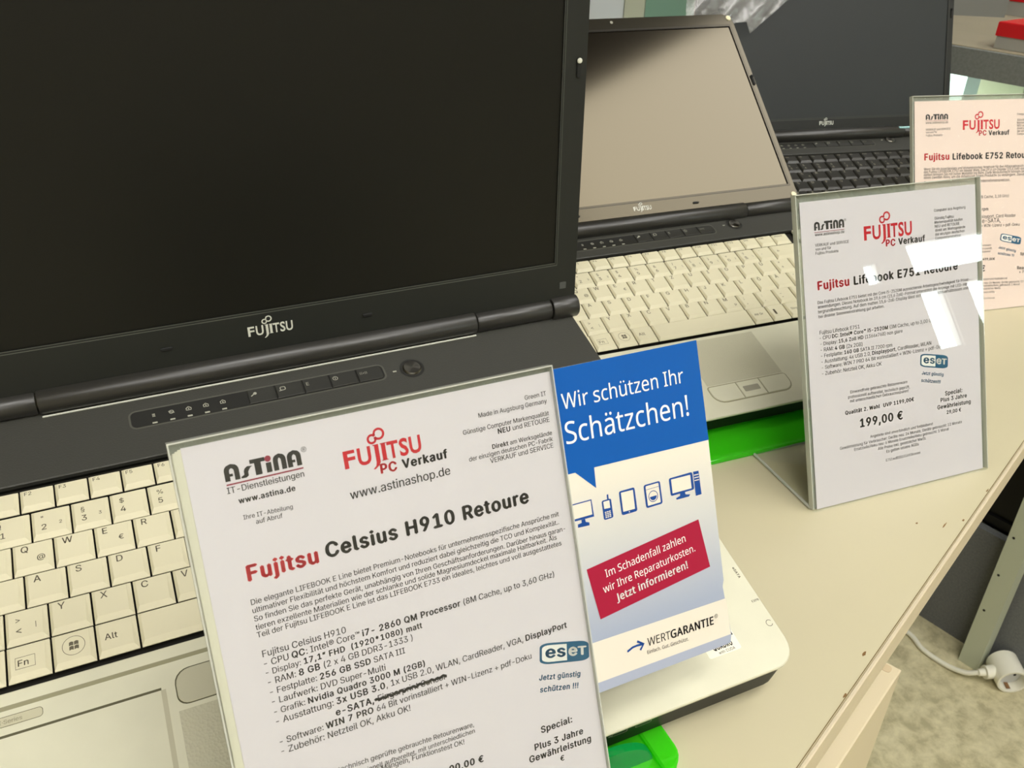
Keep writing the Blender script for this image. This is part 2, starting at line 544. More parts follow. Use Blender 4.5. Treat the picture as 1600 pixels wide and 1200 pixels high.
def marble(name, a, b, c, scale):
    m = mat(name, a, 0.45, 0.35)
    nt = m.node_tree; p = nt.nodes['Principled BSDF']
    tc = nt.nodes.new('ShaderNodeTexCoord')
    n = nt.nodes.new('ShaderNodeTexNoise'); n.inputs['Scale'].default_value = scale; n.inputs['Detail'].default_value = 6; n.inputs['Roughness'].default_value = 0.62
    n.inputs['Distortion'].default_value = 0.25
    r = nt.nodes.new('ShaderNodeValToRGB')
    r.color_ramp.elements[0].position = 0.36; r.color_ramp.elements[0].color = lin(a)
    r.color_ramp.elements[1].position = 0.66; r.color_ramp.elements[1].color = lin(c)
    e = r.color_ramp.elements.new(0.5); e.color = lin(b)
    nt.links.new(tc.outputs['Object'], n.inputs['Vector']); nt.links.new(n.outputs['Fac'], r.inputs['Fac']); nt.links.new(r.outputs['Color'], p.inputs['Base Color'])
    return m
M['floor'] = marble('marbled_linoleum', (176, 168, 134), (200, 192, 156), (216, 208, 172), 42)
M['wall'] = mat('wall_paint', (214, 210, 196), 0.8, 0.2, 0, 0.02, 6)
M['ceiling'] = mat('ceiling_tile', (226, 222, 206), 0.85, 0.2)
M['frame'] = mat('window_frame', (226, 226, 222), 0.5, 0.3)
M['glass'] = clear('window_glass', (0.96, 0.985, 0.975), 0.0, rough=0.01, f0=0.04)

struct(MB().box(X0, X1, Y0, Y1, FLOOR - 40, FLOOR).obj('floor', M['floor']))
struct(MB().box(X0 - 80, X1 + 80, Y0 - 80, Y1 + 80, CEIL, CEIL + 60).obj('ceiling', M['ceiling']))
struct(MB().box(X0, X1, Y1, Y1 + 80, FLOOR, CEIL).obj('wall_back', M['wall']))
struct(MB().box(X0 - 80, X0, Y0, Y1, FLOOR, CEIL).obj('wall_left', M['wall']))
struct(MB().box(X1, X1 + 80, Y0, Y1, FLOOR, CEIL).obj('wall_right', M['wall']))
# street side wall with its window openings (x0, x1, z0, z1)
WINS = [(3470, 3572, 1165, 1308), (3795, 4540, 1192, 1392), (3780, 3946, 715, 1088), (4112, 4620, 735, 1103)]
def wall_with_holes(holes):
    xs = sorted({X0, X1} | {h[0] for h in holes} | {h[1] for h in holes})
    zs = sorted({FLOOR, CEIL} | {h[2] for h in holes} | {h[3] for h in holes})
    mb = MB()
    for i in range(len(xs) - 1):
        k = 0
        while k < len(zs) - 1:
            def open_(j): return any(h[0] <= (xs[i]+xs[i+1])/2 <= h[1] and h[2] <= (zs[j]+zs[j+1])/2 <= h[3] for h in holes)
            if open_(k): k += 1; continue
            e = k
            while e < len(zs) - 1 and not open_(e): e += 1
            mb.box(xs[i], xs[i+1], Y0 - 60, Y0, zs[k], zs[e]); k = e
    return mb
struct(wall_with_holes(WINS).obj('wall_front', M['wall']))
for i, (a, b, c, d) in enumerate(WINS):
    w = MB()
    for q in ((a, a+12, c, d), (b-12, b, c, d), (a+12, b-12, c, c+12), (a+12, b-12, d-12, d)):
        w.box(q[0], q[1], Y0 - 55, Y0 - 15, q[2], q[3])
    wo = struct(w.obj('window_%d' % (i + 1), M['frame']))
    g = MB().box(a + 12, b - 12, Y0 - 40, Y0 - 36, c + 12, d - 12).obj('pane', M['glass'], wo)
    g['kind'] = 'structure'

# ceiling lamps
M['lamp_frame'] = mat('lamp_frame', (225, 225, 222), 0.4, 0.4)
def ceiling_lamp(x, y, w, d, label, power, yaw=0.0):
    t = thing('ceiling_lamp', label, 'lamp', TM(x, y, CEIL - 30, yaw), 'flat ceiling lamps')
    f = MB()
    for q in ((-w/2, w/2, -d/2, -d/2+25), (-w/2, w/2, d/2-25, d/2), (-w/2, -w/2+25, -d/2+25, d/2-25), (w/2-25, w/2, -d/2+25, d/2-25)):
        f.box(q[0], q[1], q[2], q[3], -20, 30)
    f.obj('lamp_frame', M['lamp_frame'], t)
    MB().box(-w/2+25, w/2-25, -d/2+25, d/2-25, -8, 10).obj('diffuser', emit('lamp_diffuser', LAMP_COLOR, power), t)
    return t
ceiling_lamp(1450, -1350, 1000, 700, 'flat white ceiling lamp over the aisle in front of the desk', LAMP_MAIN)
ceiling_lamp(1950, -114, 1400, 900, 'slanted flat ceiling lamp above the row of laptops', LAMP_ROW, math.radians(19.5))
ceiling_lamp(300, -720, 1000, 520, 'added flat fill lamp, out of view above the front of the desk', FILL_TOP)  # fill lamp added to brighten key tops and palm rest
ceiling_lamp(-700, -1500, 1200, 600, 'added flat fill lamp, out of view over the aisle, near the left wall', FILL_AISLE)  # unseen fill lamp added for ambient brightness
ceiling_lamp(-100, -2600, 1200, 600, 'added flat fill lamp, out of view over the aisle, near the street wall', FILL_AISLE)  # second unseen fill, added to brighten the sign fronts
M['shade_slab'] = mat('added_dark_slab', (46, 40, 34), 0.8, 0.2)
struct(MB().box(-1500, 3000, 185, 1300, 1900, 1949).map(lambda x, y, z: (x, y + .354 * (x - 1396), z)).obj('reflection_shade', M['shade_slab']))  # unseen slab added to darken a corner of the middle screen's reflection

# ------------------------------------------------------------------ desk and its drawer unit
DYAW = math.atan2(0.403, 0.915)
DESK = TM(367.0, -147.0, 0, DYAW)
desk = thing('display_desk', 'long cream laminate desk with a pale edge band carrying three laptops', 'desk', DESK)
MB().box(-900, 925, 0, 800, -24, 0).obj('tabletop', M['table'], desk)
eb = MB().prism([(-900, -2.6), (925, -2.6), (925, -0.01), (-900, -0.01)], -24, 0.15, 0, 0.6)
eb.obj('edge_band', M['table_edge'], desk)
sm = MB().box(-900, 925, 0.2, 0.7, -1, 0.12)
sm.obj('edge_seam', mat('dark_seam', (120, 104, 72), 0.8, 0.1), desk)
for x in (-880, 560):
    MB().box(x - 12, x + 12, 170, 760, FLOOR, -24.01).obj('side_panel', M['table'], desk)
MB().box(-868, 548, 700, 718, -420, -24.01).obj('modesty_panel', M['table'], desk)
# knocks in the edge
for i, (x, y, w, h) in enumerate(((96, 5.5, 2.6, .8), (247, 11, 4.0, .45), (262, 3.2, 1.6, .7), (236, 26, 1.2, .6), (60, 1.2, 2.2, .6), (310, 1.4, 2.6, .5))):
    cc = MB(); cc.prism([(x + w*(.7 + .5*random.random())*math.cos(a), y + h*(.6 + .7*random.random())*math.sin(a)) for a in [math.pi*2*k/11 for k in range(11)]], 0.02, 0.16)
    cc.obj('scuff', M['chip'], desk)

PED = thing('drawer_unit', 'cream drawer unit under the front edge of the desk', 'drawers', TM(367.0, -147.0, FLOOR, DYAW))
H0 = -FLOOR
MB().box(-330, 136, 12, 560, 30, H0 - 40).obj('carcass', M['table'], PED)
MB().box(-320, 130, 30, 550, 0, 30).obj('plinth', M['base'], PED)
df = MB().prism([(-340, -8.5), (146, -8.5), (146, 9.5), (-340, 9.5)], H0 - 330, H0 - 44, 0, 1.0, 1.0).obj('drawer_front', M['drawer'], PED)
MB().prism(rpoly(112, 127, 4.6, 9.4, 2.2), H0 - 46, H0 - 43.8, 0).obj('worn_notch', mat('dark_chip', (84, 66, 42), 0.9, 0.1), df)
MB().prism(rpoly(137, 143.5, -4.0, 2.0, 2.5), H0 - 44.4, H0 - 43.8, 0).obj('worn_patch', mat('worn_cream', (196, 178, 146), 0.7, 0.2), df)
MB().prism([(-340, -8.5), (146, -8.5), (146, 9.5), (-340, 9.5)], 60, H0 - 336, 0, 1.0, 1.0).obj('drawer_front', M['drawer'], PED)

# ------------------------------------------------------------------ laptops
M['brushed'] = mat('brushed_button', (120, 118, 110), 0.28, 0.5, 1.0)
_p = M['brushed'].node_tree.nodes['Principled BSDF']; _p.inputs['Anisotropic'].default_value = .9
_t = M['brushed'].node_tree.nodes.new('ShaderNodeTangent'); _t.direction_type = 'RADIAL'; _t.axis = 'Z'
M['brushed'].node_tree.links.new(_t.outputs[0], _p.inputs['Tangent'])
U = 19.05
L = lambda s: [(s, 4.3, 13.0, 3.7)]
def two(a, b, c=None):
    r = [(a, 5.0, 5.6, 3.5), (b, 5.0, 11.6, 2.9)]
    if c: r.append((c, 13.4, 7.6, 2.0))
    return r
ROWS = [
 (4, [(1, two('^', '°')), (1, two('1', '!')), (1, two('2', '"', '2')), (1, two('3', '§', '3')), (1, two('4', '$')), (1, two('5', '%')), (1, two('6', '&')), (1, two('7', '/', '{')), (1, two('8', '(', '[')), (1, two('9', ')', ']')), (1, two('0', '=', '}')), (1, two('ß', '?', '\\')), (1, two('´', '`')), (2, [('←', 4.5, 9, 3)])]),
 (3, [(1.5, [('Tab', 4, 9, 2.6)]), (1, L('Q') + [('@', 11.4, 7.0, 3.1)]), (1, L('W')), (1, L('E') + [('€', 11.6, 7.4, 3.0)]), (1, L('R')), (1, L('T')), (1, L('Z')), (1, L('U')), (1, L('I')), (1, L('O')), (1, L('P')), (1, L('Ü')), (1, two('+', '*')), (1.5, [('↵', 6, 8, 4)])]),
 (2, [(1.75, [('⇩', 5, 8, 4)]), (1, L('A')), (1, L('S')), (1, L('D')), (1, L('F')), (1, L('G')), (1, L('H')), (1, L('J')), (1, L('K')), (1, L('L')), (1, L('Ö')), (1, L('Ä')), (1, two('#', "'")), (1.25, [])]),
 (1, [(1.25, [('⇧', 5, 8, 4)]), (1, two('<', '>', '|')), (1, L('Y')), (1, L('X')), (1, L('C')), (1, L('V')), (1, L('B')), (1, L('N')), (1, L('M') + [('µ', 12, 6.4, 2.8)]), (1, two(',', ';')), (1, two('.', ':')), (1, two('-', '_')), (2.75, [('⇧', 5, 8, 4)])]),
 (0, [(1.25, [('Strg', 4, 9, 2.8)]), (1, 'fn'), (1, 'win'), (1, [('Alt', 4.0, 8.6, 3.2)]), (5, []), (1, [('Alt Gr', 3.6, 9, 2.4)]), (1, [('▤', 5, 8, 4)]), (1.25, [('Strg', 4, 9, 2.6)]), (.5, []), (1, [('←', 5, 8, 3)]), (1, [('↓', 6, 8, 3)]), (1, [('→', 5, 8, 3)])]),
]
FSUB = ['Esc'] + ['F%d' % i for i in range(1, 13)] + ['Ins', 'Del', 'Home', 'End', 'PgUp']

def key_mesh(x0, x1, y0, y1, legend, face):
    a, b, c, d = x0 + .5, x1 - .5, y0 + .65, y1 - .65
    mb = MB()
    mb.add([(a,c,-2.5),(b,c,-2.5),(b,d,-2.5),(a,d,-2.5),(a,c,-1.9),(b,c,-1.9),(b,d,-1.0),(a,d,-1.0),(a+1.6,c+2.7,0),(b-2.2,c+2.7,0),(b-1.9,d-.7,0),(a+1.4,d-.7,0)],
           [(3,2,1,0),(0,1,5,4),(1,2,6,5),(2,3,7,6),(3,0,4,7),(4,5,9,8),(5,6,10,9),(6,7,11,10),(7,4,8,11),(8,9,10,11)], 0)
    if legend == 'fn':
        put_text(mb, 'Fn', x0 + 5.0, y0 + 7.5, 3.1, .06, 1, .008)
        ribbon(mb, [(x0+4, y0+6.2), (x0+12.2, y0+6.2), (x0+12.2, y0+12), (x0+4, y0+12)], .28, .06, 1, True)
    elif legend == 'win':
        ribbon(mb, circle(x0 + 9.6, y0 + 10.6, 4.9, 28), .25, .06, 1, True)
        for i in (0, 1):
            for j in (0, 1):
                xx = x0 + 7.6 + i * 2.2; yy = y0 + 8.4 + j * 2.3
                flat(mb, [(xx, yy), (xx + .95, yy + .35), (xx + 1.9, yy), (xx + 2.0, yy + 1.9), (xx + 1.05, yy + 2.25), (xx + .1, yy + 1.9)], .06, 1)
    else:
        for s, dx, dy, cap in legend:
            put_text(mb, s, x0 + dx, y0 + dy, cap, .06, 1, .008)
    return mb

def keyboard(parent, P):
    mats = P['key_mats']
    k0, k1 = P['kb_x']
    kb = MB().box(k0, k1, -2.0, P['kb_top'], -6.9, -6.2).obj('keyboard', M['well'], parent)
    for v, keys in ROWS:
        x = 0.0
        for w, leg in keys:
            if leg == [] and w == .5: x += w; continue
            key_mesh(x*U, (x+w)*U, v*U, (v+1)*U, leg, 0).obj('key', mats, kb)
            x += w
    p, off = P['fpitch']
    for i, s in enumerate(FSUB[:P['fcount']]):
        key_mesh(off + p*i, off + p*(i+1), 96.2, P['ftop'], [(s, 2.6, P['ftop'] - 96.2 - 4.6, 2.3)], 0).obj('key', mats, kb)
    if P.get('numpad'):
        for v, row in ((4, ['Num', '/', '*', '-']), (3, ['7', '8', '9', '+']), (2, ['4', '5', '6', '']), (1, ['1', '2', '3', '↵']), (0, ['0', ',', '', ''])):
            for i, s in enumerate(row):
                key_mesh((15.25+i)*U, (16.25+i)*U, v*U, (v+1)*U, [(s, 4.6, 9, 2.6 if len(s) > 1 else 3.4)] if s else [], 0).obj('key', mats, kb)
    return kb

def laptop(P):
    t = thing(P['name'], P['label'], 'laptop', P['matrix'], 'display laptops on green stands')
    x0, x1, yf, yb = P['x0'], P['x1'], P['yf'], P['yb']
    ys = P['split']               # where the palm rest colour meets the dark hinge deck
    k0, k1 = P['kb_x']
    # base shell, wedge-shaped underneath
    b = MB().prism(rpoly(x0 + .9, x1 - .9, yf + .9, yb, (14, 14, 8, 8)), -20, -7.0, 0, 0.0, 3)
    f0, f1 = P['under']
    b.map(lambda x, y, z: (x, y, z if z > -10 else z + 20 + f0 + (f1 - f0) * (y - yf) / (yb - yf)))
    n0 = rpoly(x0 + .9, x1 - .9, yf + .9, yf + 18, (14, 14, 0, 0)); b.prism(n0, -7.0, -4.6)
    b.box(x0 + 2, k0 - .3, -1.9, ys, -7, -4.6); b.box(k1 + .3, x1 - 2, -1.9, ys, -7, -4.6); b.box(x0 + 2, x1 - 2, yf + 16, -2.1, -7, -4.6); b.box(x0 + 2, x1 - 2, ys + .2, yb - 8, -7, -4.6)
    base = b.obj('base', M['base'], t, True)
    # port marks and status icons on the dark front edge
    if P.get('front_icons'):
        ic = MB()
        cx = P['front_icons']
        def fr(pts, w=0.35): ribbon(ic, pts, w, 0, 0, True)
        fr(circle(cx, 0, 2.0, 14)); flat(ic, [(cx-.2, -1.2), (cx+.2, -1.2), (cx+.2, 1.6), (cx-.2, 1.6)], 0)
        fr(rpoly(cx+8, cx+16.5, -1.5, 1.8, .4, 2)); flat(ic, [(cx+6, -.6), (cx+7.4, -.6), (cx+7.4, .6), (cx+6, .6)], 0)
        fr(rpoly(cx+21.5, cx+30.5, -1.4, 1.6, 1.3, 4))
        ic.map(lambda x, y, z: (x, yf + .75, -9.2 + y))
        ic.obj('status_icons', M['icon'], base)
    # palm rest frame
    d = MB()
    d.prism(rpoly(x0, x1, yf, -2.2, (14, 14, 0, 0)), -4.6, -2.5, 0, 0.6)
    d.box(x0, k0 - .2, -2.2, ys, -4.6, -2.5); d.box(k1 + .2, x1, -2.2, ys, -4.6, -2.5)
    pr = d.obj('palm_rest', P['shell'], t, True)
    # dark hinge deck
    h = MB().prism(rpoly(x0, x1, ys + .1, yb, (0, 0, 8, 8)), -4.6, -1.6, 0, 0.6)
    hd = h.obj('hinge_deck', P['deck'], t, True)
    keyboard(t, P)
    sx, sy = P['strip']           # offset of the button strip from the large laptop's
    st = MB().prism(rpoly(93.7 + sx, 246.5 + sx, 140.3 + sy, 152.6 + sy, 3.4), -1.8, -1.35, 0)
    strip = st.obj('button_strip', M['deck_strip'], t)
    rim = MB(); ribbon(rim, rpoly(93.0 + sx, 247.2 + sx, 139.7 + sy, 153.2 + sy, 3.8), 1.1, -1.5, 0, True)
    rim.obj('rim', mat('strip_rim', (86, 86, 78), 0.35, 0.5), strip)
    for i in range(5):
        c = [160.4, 177.4, 194.4, 211.5, 228.9, 245.6]
        r = (0, 3, 3, 0) if i == 4 else 0
        kb = MB().prism(rpoly(c[i] + .5 + sx, c[i+1] - .3 + sx, 140.8 + sy, 151.9 + sy, r, 4), -1.4, -.5, 0, .35)
        x = c[i] + 2.2 + sx; y = 146.4 + sy; z = -.45
        if i == 0:
            ribbon(kb, [(x, y), (x + 1.8, y + 1.4)], .7, z, 1); flat(kb, circle(x + 2.6, y + 1.9, 1.1, 10), z, 1)
        elif i == 1:
            ribbon(kb, rpoly(x + 1, x + 4, y + .3, y + 3, .8, 3), .5, z, 1, True); ribbon(kb, [(x, y), (x + 2.5, y + .2)], .5, z, 1)
        elif i == 2:
            put_text(kb, 'E', x, y, 2.6, z, 1, .02)
        elif i == 3:
            ribbon(kb, circle(x + 1.5, y + 1.4, 1.5, 14), .4, z, 1, True); flat(kb, [(x+1.3, y+.6), (x+1.7, y+.6), (x+1.7, y+2.2), (x+1.3, y+2.2)], z, 1)
        else:
            put_text(kb, '((•))', x, y + .4, 1.8, z, 1)
        kb.obj('shortcut_button', [M['button'], M['icon']], strip)
    led = MB()
    for i, x in enumerate((106.3, 116.2, 126.0, 135.9, 145.8)):
        led.box(x - 1.4 + sx, x + 1.4 + sx, 140.9 + sy, 142.0 + sy, -1.4, -1.2)
        x += sx; y = 146.2 + sy
        if i == 0:
            for k in (0, 1, 2): flat(led, [(x-.8, y+k*.9), (x+.8, y+k*.9), (x+.8, y+k*.9+.5), (x-.8, y+k*.9+.5)], -1.2)
        elif i == 1:
            ribbon(led, circle(x, y + 1.2, 1.2, 10), .5, -1.2, 0, True); ribbon(led, [(x-1.6, y+2), (x+1.6, y+.2)], .5, -1.2)
        else:
            ribbon(led, [(x-1.4, y), (x+1.4, y), (x+1.4, y+1.5), (x, y+2.7), (x-1.4, y+1.5)], .5, -1.2, 0, True)
            flat(led, [(x-.3, y+.6), (x+.3, y+.6), (x+.3, y+1.6), (x-.3, y+1.6)], -1.2)
    led.obj('status_lights', M['icon'], strip)
    px, py = P['power']
    pb = MB(); n = 32
    pb.prism(circle(px, py, 6.1, n), -1.6, -.3, 0, .7)
    pw = pb.obj('power_button', M['brushed'], t, True)
    rg = MB(); ribbon(rg, circle(px, py, 7.4, n), 1.6, -1.5, 0, True); rg.obj('button_ring', M['deck_strip'], pw)
    lg = MB().box(px - 13, px - 10.6, py - .6, py + .5, -1.6, -1.35); lg.obj('power_light', M['icon'], t)
    # hinge barrel in three lengths
    yh, zh, r = P['barrel']
    cuts = P['barrel_cuts']
    for (a, c, rr) in cuts:
        q = MB().tube([(a, yh, zh), (a + .8, yh, zh), (c - .8, yh, zh), (c, yh, zh)], [rr - .5, rr, rr, rr - .5], 24)
        q.obj('hinge_barrel', M['barrel'], t, True)
    if P.get('reflex'):
        a, c = P['reflex']
        MB().box(a, c, yh - r - .6, yh - r + .3, -1.6, -1.0).obj('hinge_highlight', M['pale_glint'], t)  # pale strip stands in for the highlight line under the barrel
    if P.get('reflex_end'):
        a, c = P['reflex_end']
        MB().box(a, c, yh - 3.6, yh - 1.5, zh + r - 1.0, zh + r + .6).obj('cyan_reflex', mat('pale_cyan_reflex', (190, 240, 240), 0.3, 0.5), t)  # cyan piece stands in for a bright reflection on the hinge
    # lid
    ph = P['phi']; sn, cs = math.sin(ph), math.cos(ph); ly, lz = P['lid_origin']
    lx0, lx1, s1 = P['lid']
    ax0, ax1, as0, as1 = P['active']
    def onlid(x, s, h): return (x, ly + s*sn - h*cs, lz + s*cs + h*sn)
    sh = MB().prism(rpoly(lx0, lx1, 0, s1, (4, 4, 12, 12)), -9.0, -2.2, 0, .2, 2.5).map(onlid)
    sh.obj('lid', M['plastic'], t, True)
    bz = MB()
    for q in (rpoly(lx0, lx1, 0, as0, (4, 4, 0, 0)), [(lx0, as0), (ax0, as0), (ax0, as1), (lx0, as1)], [(ax1, as0), (lx1, as0), (lx1, as1), (ax1, as1)], rpoly(lx0, lx1, as1, s1, (0, 0, 12, 12))):
        bz.prism(q, -2.2, 0, 0)
    bz.map(onlid)
    bezel = bz.obj('bezel', P['bezel'], t)
    ri = MB(); ribbon(ri, [(ax0-1.6, as0-1.6), (ax1+1.6, as0-1.6), (ax1+1.6, as1+1.6), (ax0-1.6, as1+1.6)], .7, .08, 0, True)
    ribbon(ri, [(ax0-.1, as0-.1), (ax1+.1, as0-.1), (ax1+.1, as1+.1), (ax0-.1, as1+.1)], .5, .05, 0, True)
    ri.map(onlid); ri.obj('bezel_lip', P['lip'], bezel)
    MB().box(ax0, ax1, as0, as1, -2.15, -1.0).map(onlid).obj('screen', P['screen'], t)
    lg = MB(); c, ls, lw = P['logo']
    maker_logo(lg, c - lw/2, c + lw/2, ls, ls + lw * .235, .12, 0, .022)
    lg.map(onlid).obj('maker_logo', M['logo'], bezel)
    for x, s in P['pads']:
        MB().prism(rpoly(x - 3.4, x + 3.4, s - 1.0, s + 1.0, 1.0, 4), 0, 1.0, 0, .3).map(onlid).obj('bumper', M['rubber'], bezel)
    for x, s in P['round_pads']:
        MB().prism(circle(x, s, 3.0, 16), 0, 1.0, 0, .4).map(onlid).obj('screw_cover', M['pad'], bezel)
    x, s = P['latch']
    la = MB().prism(rpoly(x - 1.5, x + 1.5, s - 6.2, s + 6.2, 1.5, 5), 0, 1.2, 0, .4).map(onlid).obj('latch', M['rubber'], bezel, True)
    MB().prism(circle(x, s + 4.4, 1.7, 14), 1.0, 2.0, 0, .6).map(onlid).obj('latch_tip', M['pale_glint'] if P['latch_tip'] else M['rubber'], la, True)
    if P.get('camera'):
        x, s = P['camera']
        MB().prism(circle(x, s, 1.6, 12), 0, .3).map(onlid).obj('camera', M['icon'], bezel)
    if P.get('corner_label'):
        x, s = P['corner_label']
        MB().prism(rpoly(x, x + 5, s, s + 5, .4, 2), 0, .15).map(onlid).obj('corner_label', mat('grey_label', (78, 80, 78), 0.5, 0.3), bezel)
    return t, pr

TAU1, TAU2 = 0.28512, 0.29013
P1 = dict(name='laptop', label='largest laptop, nearest on the desk, upright black screen, cream keys and dark hinge deck', matrix=TM(0, 0, 62.991, 0, TAU1),
    x0=-29, x1=394, yf=-115, yb=172, split=116.6, kb_x=(-3, 370), kb_top=116.4, under=(-26.6, -34), shell=M['silver'], deck=M['deck'],
    key_mats=[M['key'], M['legend']], fpitch=(16.78, 0), fcount=18, ftop=111.2, numpad=True, strip=(0, 0), power=(265.3, 144.6),
    barrel=(171, 3, 8), barrel_cuts=[(47.4, 319.0, 8), (320.0, 377.0, 7.2), (377.8, 398, 8.4), (-11, 46.4, 7.2), (-33, -12, 8.4)], reflex=(48, 318),
    phi=math.radians(17.5), lid_origin=(172, 8), lid=(-32, 397, 268), active=(-15, 380, 29.6, 252), bezel=M['bezel'], lip=mat('bezel_lip_dark', (84, 86, 80), 0.4, 0.4),
    screen=M['screen1'], logo=(182.5, 13.6, 27.6), pads=[(120.9, 15), (244.4, 15)], round_pads=[], latch=(391.3, 159), latch_tip=True, corner_label=(384.5, 9.5), front_icons=273.0)
lap1, pr1 = laptop(P1)
# palm-rest details of the big laptop
MB().box(-28, 393, -11.0, -8.8, -2.5, -2.42).obj('groove', M['silver_groove'], pr1)
g = MB().box(-28, 86.5, -23.6, -22.4, -2.5, -2.40); g.obj('groove', M['silver_line'], pr1)
MB().box(86.2, 88.4, -113, -23.6, -2.5, -2.43).obj('palm_step', mat('shell_step', (186, 182, 156), 0.5, 0.3), pr1)
pl = MB().prism(rpoly(-40 + 14, 37.2, -18.5, -13.9, 1.6, 4), -2.5, -2.3, 0)
po = pl.obj('name_plate', mat('plate', (196, 192, 164), 0.4, 0.4), pr1)
pt = MB(); ribbon(pt, rpoly(-26, 37.2, -18.5, -13.9, 1.6, 4), .25, -2.28, 0, True); put_text(pt, 'I·Series', 19.6, -17.2, 1.9, -2.25, 1)
pt.obj('plate_print', [M['silver_line'], mat('faint_print', (150, 146, 120), 0.6, 0.2)], po)
MB().box(92.3, 166, -90, -36.4, -2.5, -2.36).obj('touchpad', M['touch'], pr1)
def pad_button(x0, x1, y0, y1, r, parent, m=None):
    MB().prism(rpoly(x0 - .5, x1 + .5, y0 - .5, y1 + .5, r, 5), -2.5, -2.42, 0).obj('button_gap', M['silver_line'], parent)
    return MB().prism(rpoly(x0, x1, y0, y1, r, 5), -2.45, -1.9, 0, .35).obj('touchpad_button', m or M['silver'], parent, True)
pad_button(93, 129, -33.6, -16.4, (5, 0, 0, 7), pr1, mat('pad_button', (188, 185, 160), 0.45, 0.35)); pad_button(130, 166, -33.6, -16.4, (0, 5, 7, 0), pr1)
pad_button(93, 129, -108, -93, (7, 0, 0, 5), pr1); pad_button(130, 166, -108, -93, (0, 7, 5, 0), pr1)
sk = MB().prism(rpoly(346.5, 367, -98.6, -80, 1.2, 3), -2.5, -2.38, 0)
put_text(sk, 'QUADRO', 351.2, -95.4, 2.9, -2.34, 1, .05, 0, .62); put_text(sk, 'with CUDA', 353.0, -97.9, 1.5, -2.34, 1, .01, 0, .95)
flat(sk, [(364.6, -90.4), (366.4, -90.4), (366.4, -86), (364.2, -86)], -2.34, 1)
sk.obj('sticker', [M['sticker'], M['ink']], pr1)
mk = MB(); s = len(mk.v); put_text(mk, 'eSATA', 0, 0, 1.5, 0, 0, .03)
for i in range(s, len(mk.v)):
    x, y, z = mk.v[i]; mk.v[i] = (389.6 + y, -54.6 - x, -2.4)
put_text(mk, 'EXPR', 388.2, -77.6, 1.3, -2.4, 0, .02); ribbon(mk, circle(390.1, -91.3, 1.8, 16, 30, 330), .35, -2.4)
mk.obj('port_marks', M['legend'], pr1)

P2 = dict(P1, label='middle laptop, lid folded far back, bright reflecting screen and cream keys', matrix=TM(415.631, 194.630, 51.741, -0.05297, TAU2),
    x0=-41, x1=331, yf=-87, yb=156, split=115.6, kb_x=(-3, 289), kb_top=115.4, under=(-20, -27), fpitch=(17.76, -6.8), fcount=16, ftop=110.8, numpad=False,
    strip=(-38.5, -14.5), power=(233.1, 135.2), barrel=(150, 1.5, 8), barrel_cuts=[(37, 252, 8), (253, 314, 7.2), (314.8, 322, 8.4), (-25, 36, 7.2), (-33, -26, 8.4)], reflex=None,
    phi=math.radians(64), lid_origin=(155, 4), lid=(-32, 321.5, 226), active=(-27, 315, 18, 210.5), bezel=M['bezel2'], lip=mat('bezel_lip_black', (24, 22, 18), 0.4, 0.4),
    screen=M['screen2'], logo=(143, 7.6, 19), pads=[(73, 9), (202, 9)], round_pads=[(317.0, 220.5), (316.5, 5.5), (-27, 220.5), (-27, 5.5)], latch=(319.0, 142), latch_tip=False, corner_label=None, camera=(176, 221), front_icons=None)
lap2, pr2 = laptop(P2)
MB().box(96, 167.5, -55.5, -6, -2.5, -2.36).obj('touchpad', M['touch'], pr2)
MB().prism(rpoly(94.2, 169.2, -74.8, -56.2, (10, 10, 3, 3), 5), -2.5, -2.44).obj('button_gap', M['silver_groove'], pr2)
for a, b, r in ((95.2, 120.6, (9, 0, 0, 2)), (121.4, 142.2, 0), (143.0, 168.2, (0, 9, 2, 0))):
    MB().prism(rpoly(a, b, -73.6, -57.2, r, 5), -2.45, -1.9, 0, .35).obj('touchpad_button', M['silver'], pr2, True)
MB().prism(rpoly(124.5, 139, -68.2, -62.6, .8, 3), -1.92, -1.75).obj('fingerprint_bar', mat('satin_bar', (196, 192, 170), 0.25, 0.6, 0.5), pr2)

P3 = dict(P2, label='rear laptop with dark keys and a grey screen, plastic film over its lid', matrix=TM(787.69, 408.61, 51.7, -0.1977, math.radians(16.5)),
    shell=M['deck'], key_mats=[M['key_black'], M['legend_white']], strip=(-42, -12), power=(231, 139), phi=0.6202, bezel=M['bezel'], lip=mat('bezel_lip_grey', (70, 70, 66), 0.4, 0.4), screen=M['screen3'],
    active=(-27, 316.5, 17.5, 211), lid=(-33, 325, 228), logo=(144.5, 8.6, 20), pads=[], round_pads=[], latch=(322, 142), camera=None, reflex_end=(244, 262), barrel=(150, 2.5, 8))
lap3, pr3 = laptop(P3)
MB().box(96, 167.5, -55.5, -6, -2.5, -2.36).obj('touchpad', M['button'], pr3)
for a, b, r in ((95.2, 131, (9, 0, 0, 2)), (132, 168.2, (0, 9, 2, 0))):
    MB().prism(rpoly(a, b, -73.6, -57.2, r, 5), -2.45, -1.9, 0, .35).obj('touchpad_button', M['button'], pr3, True)

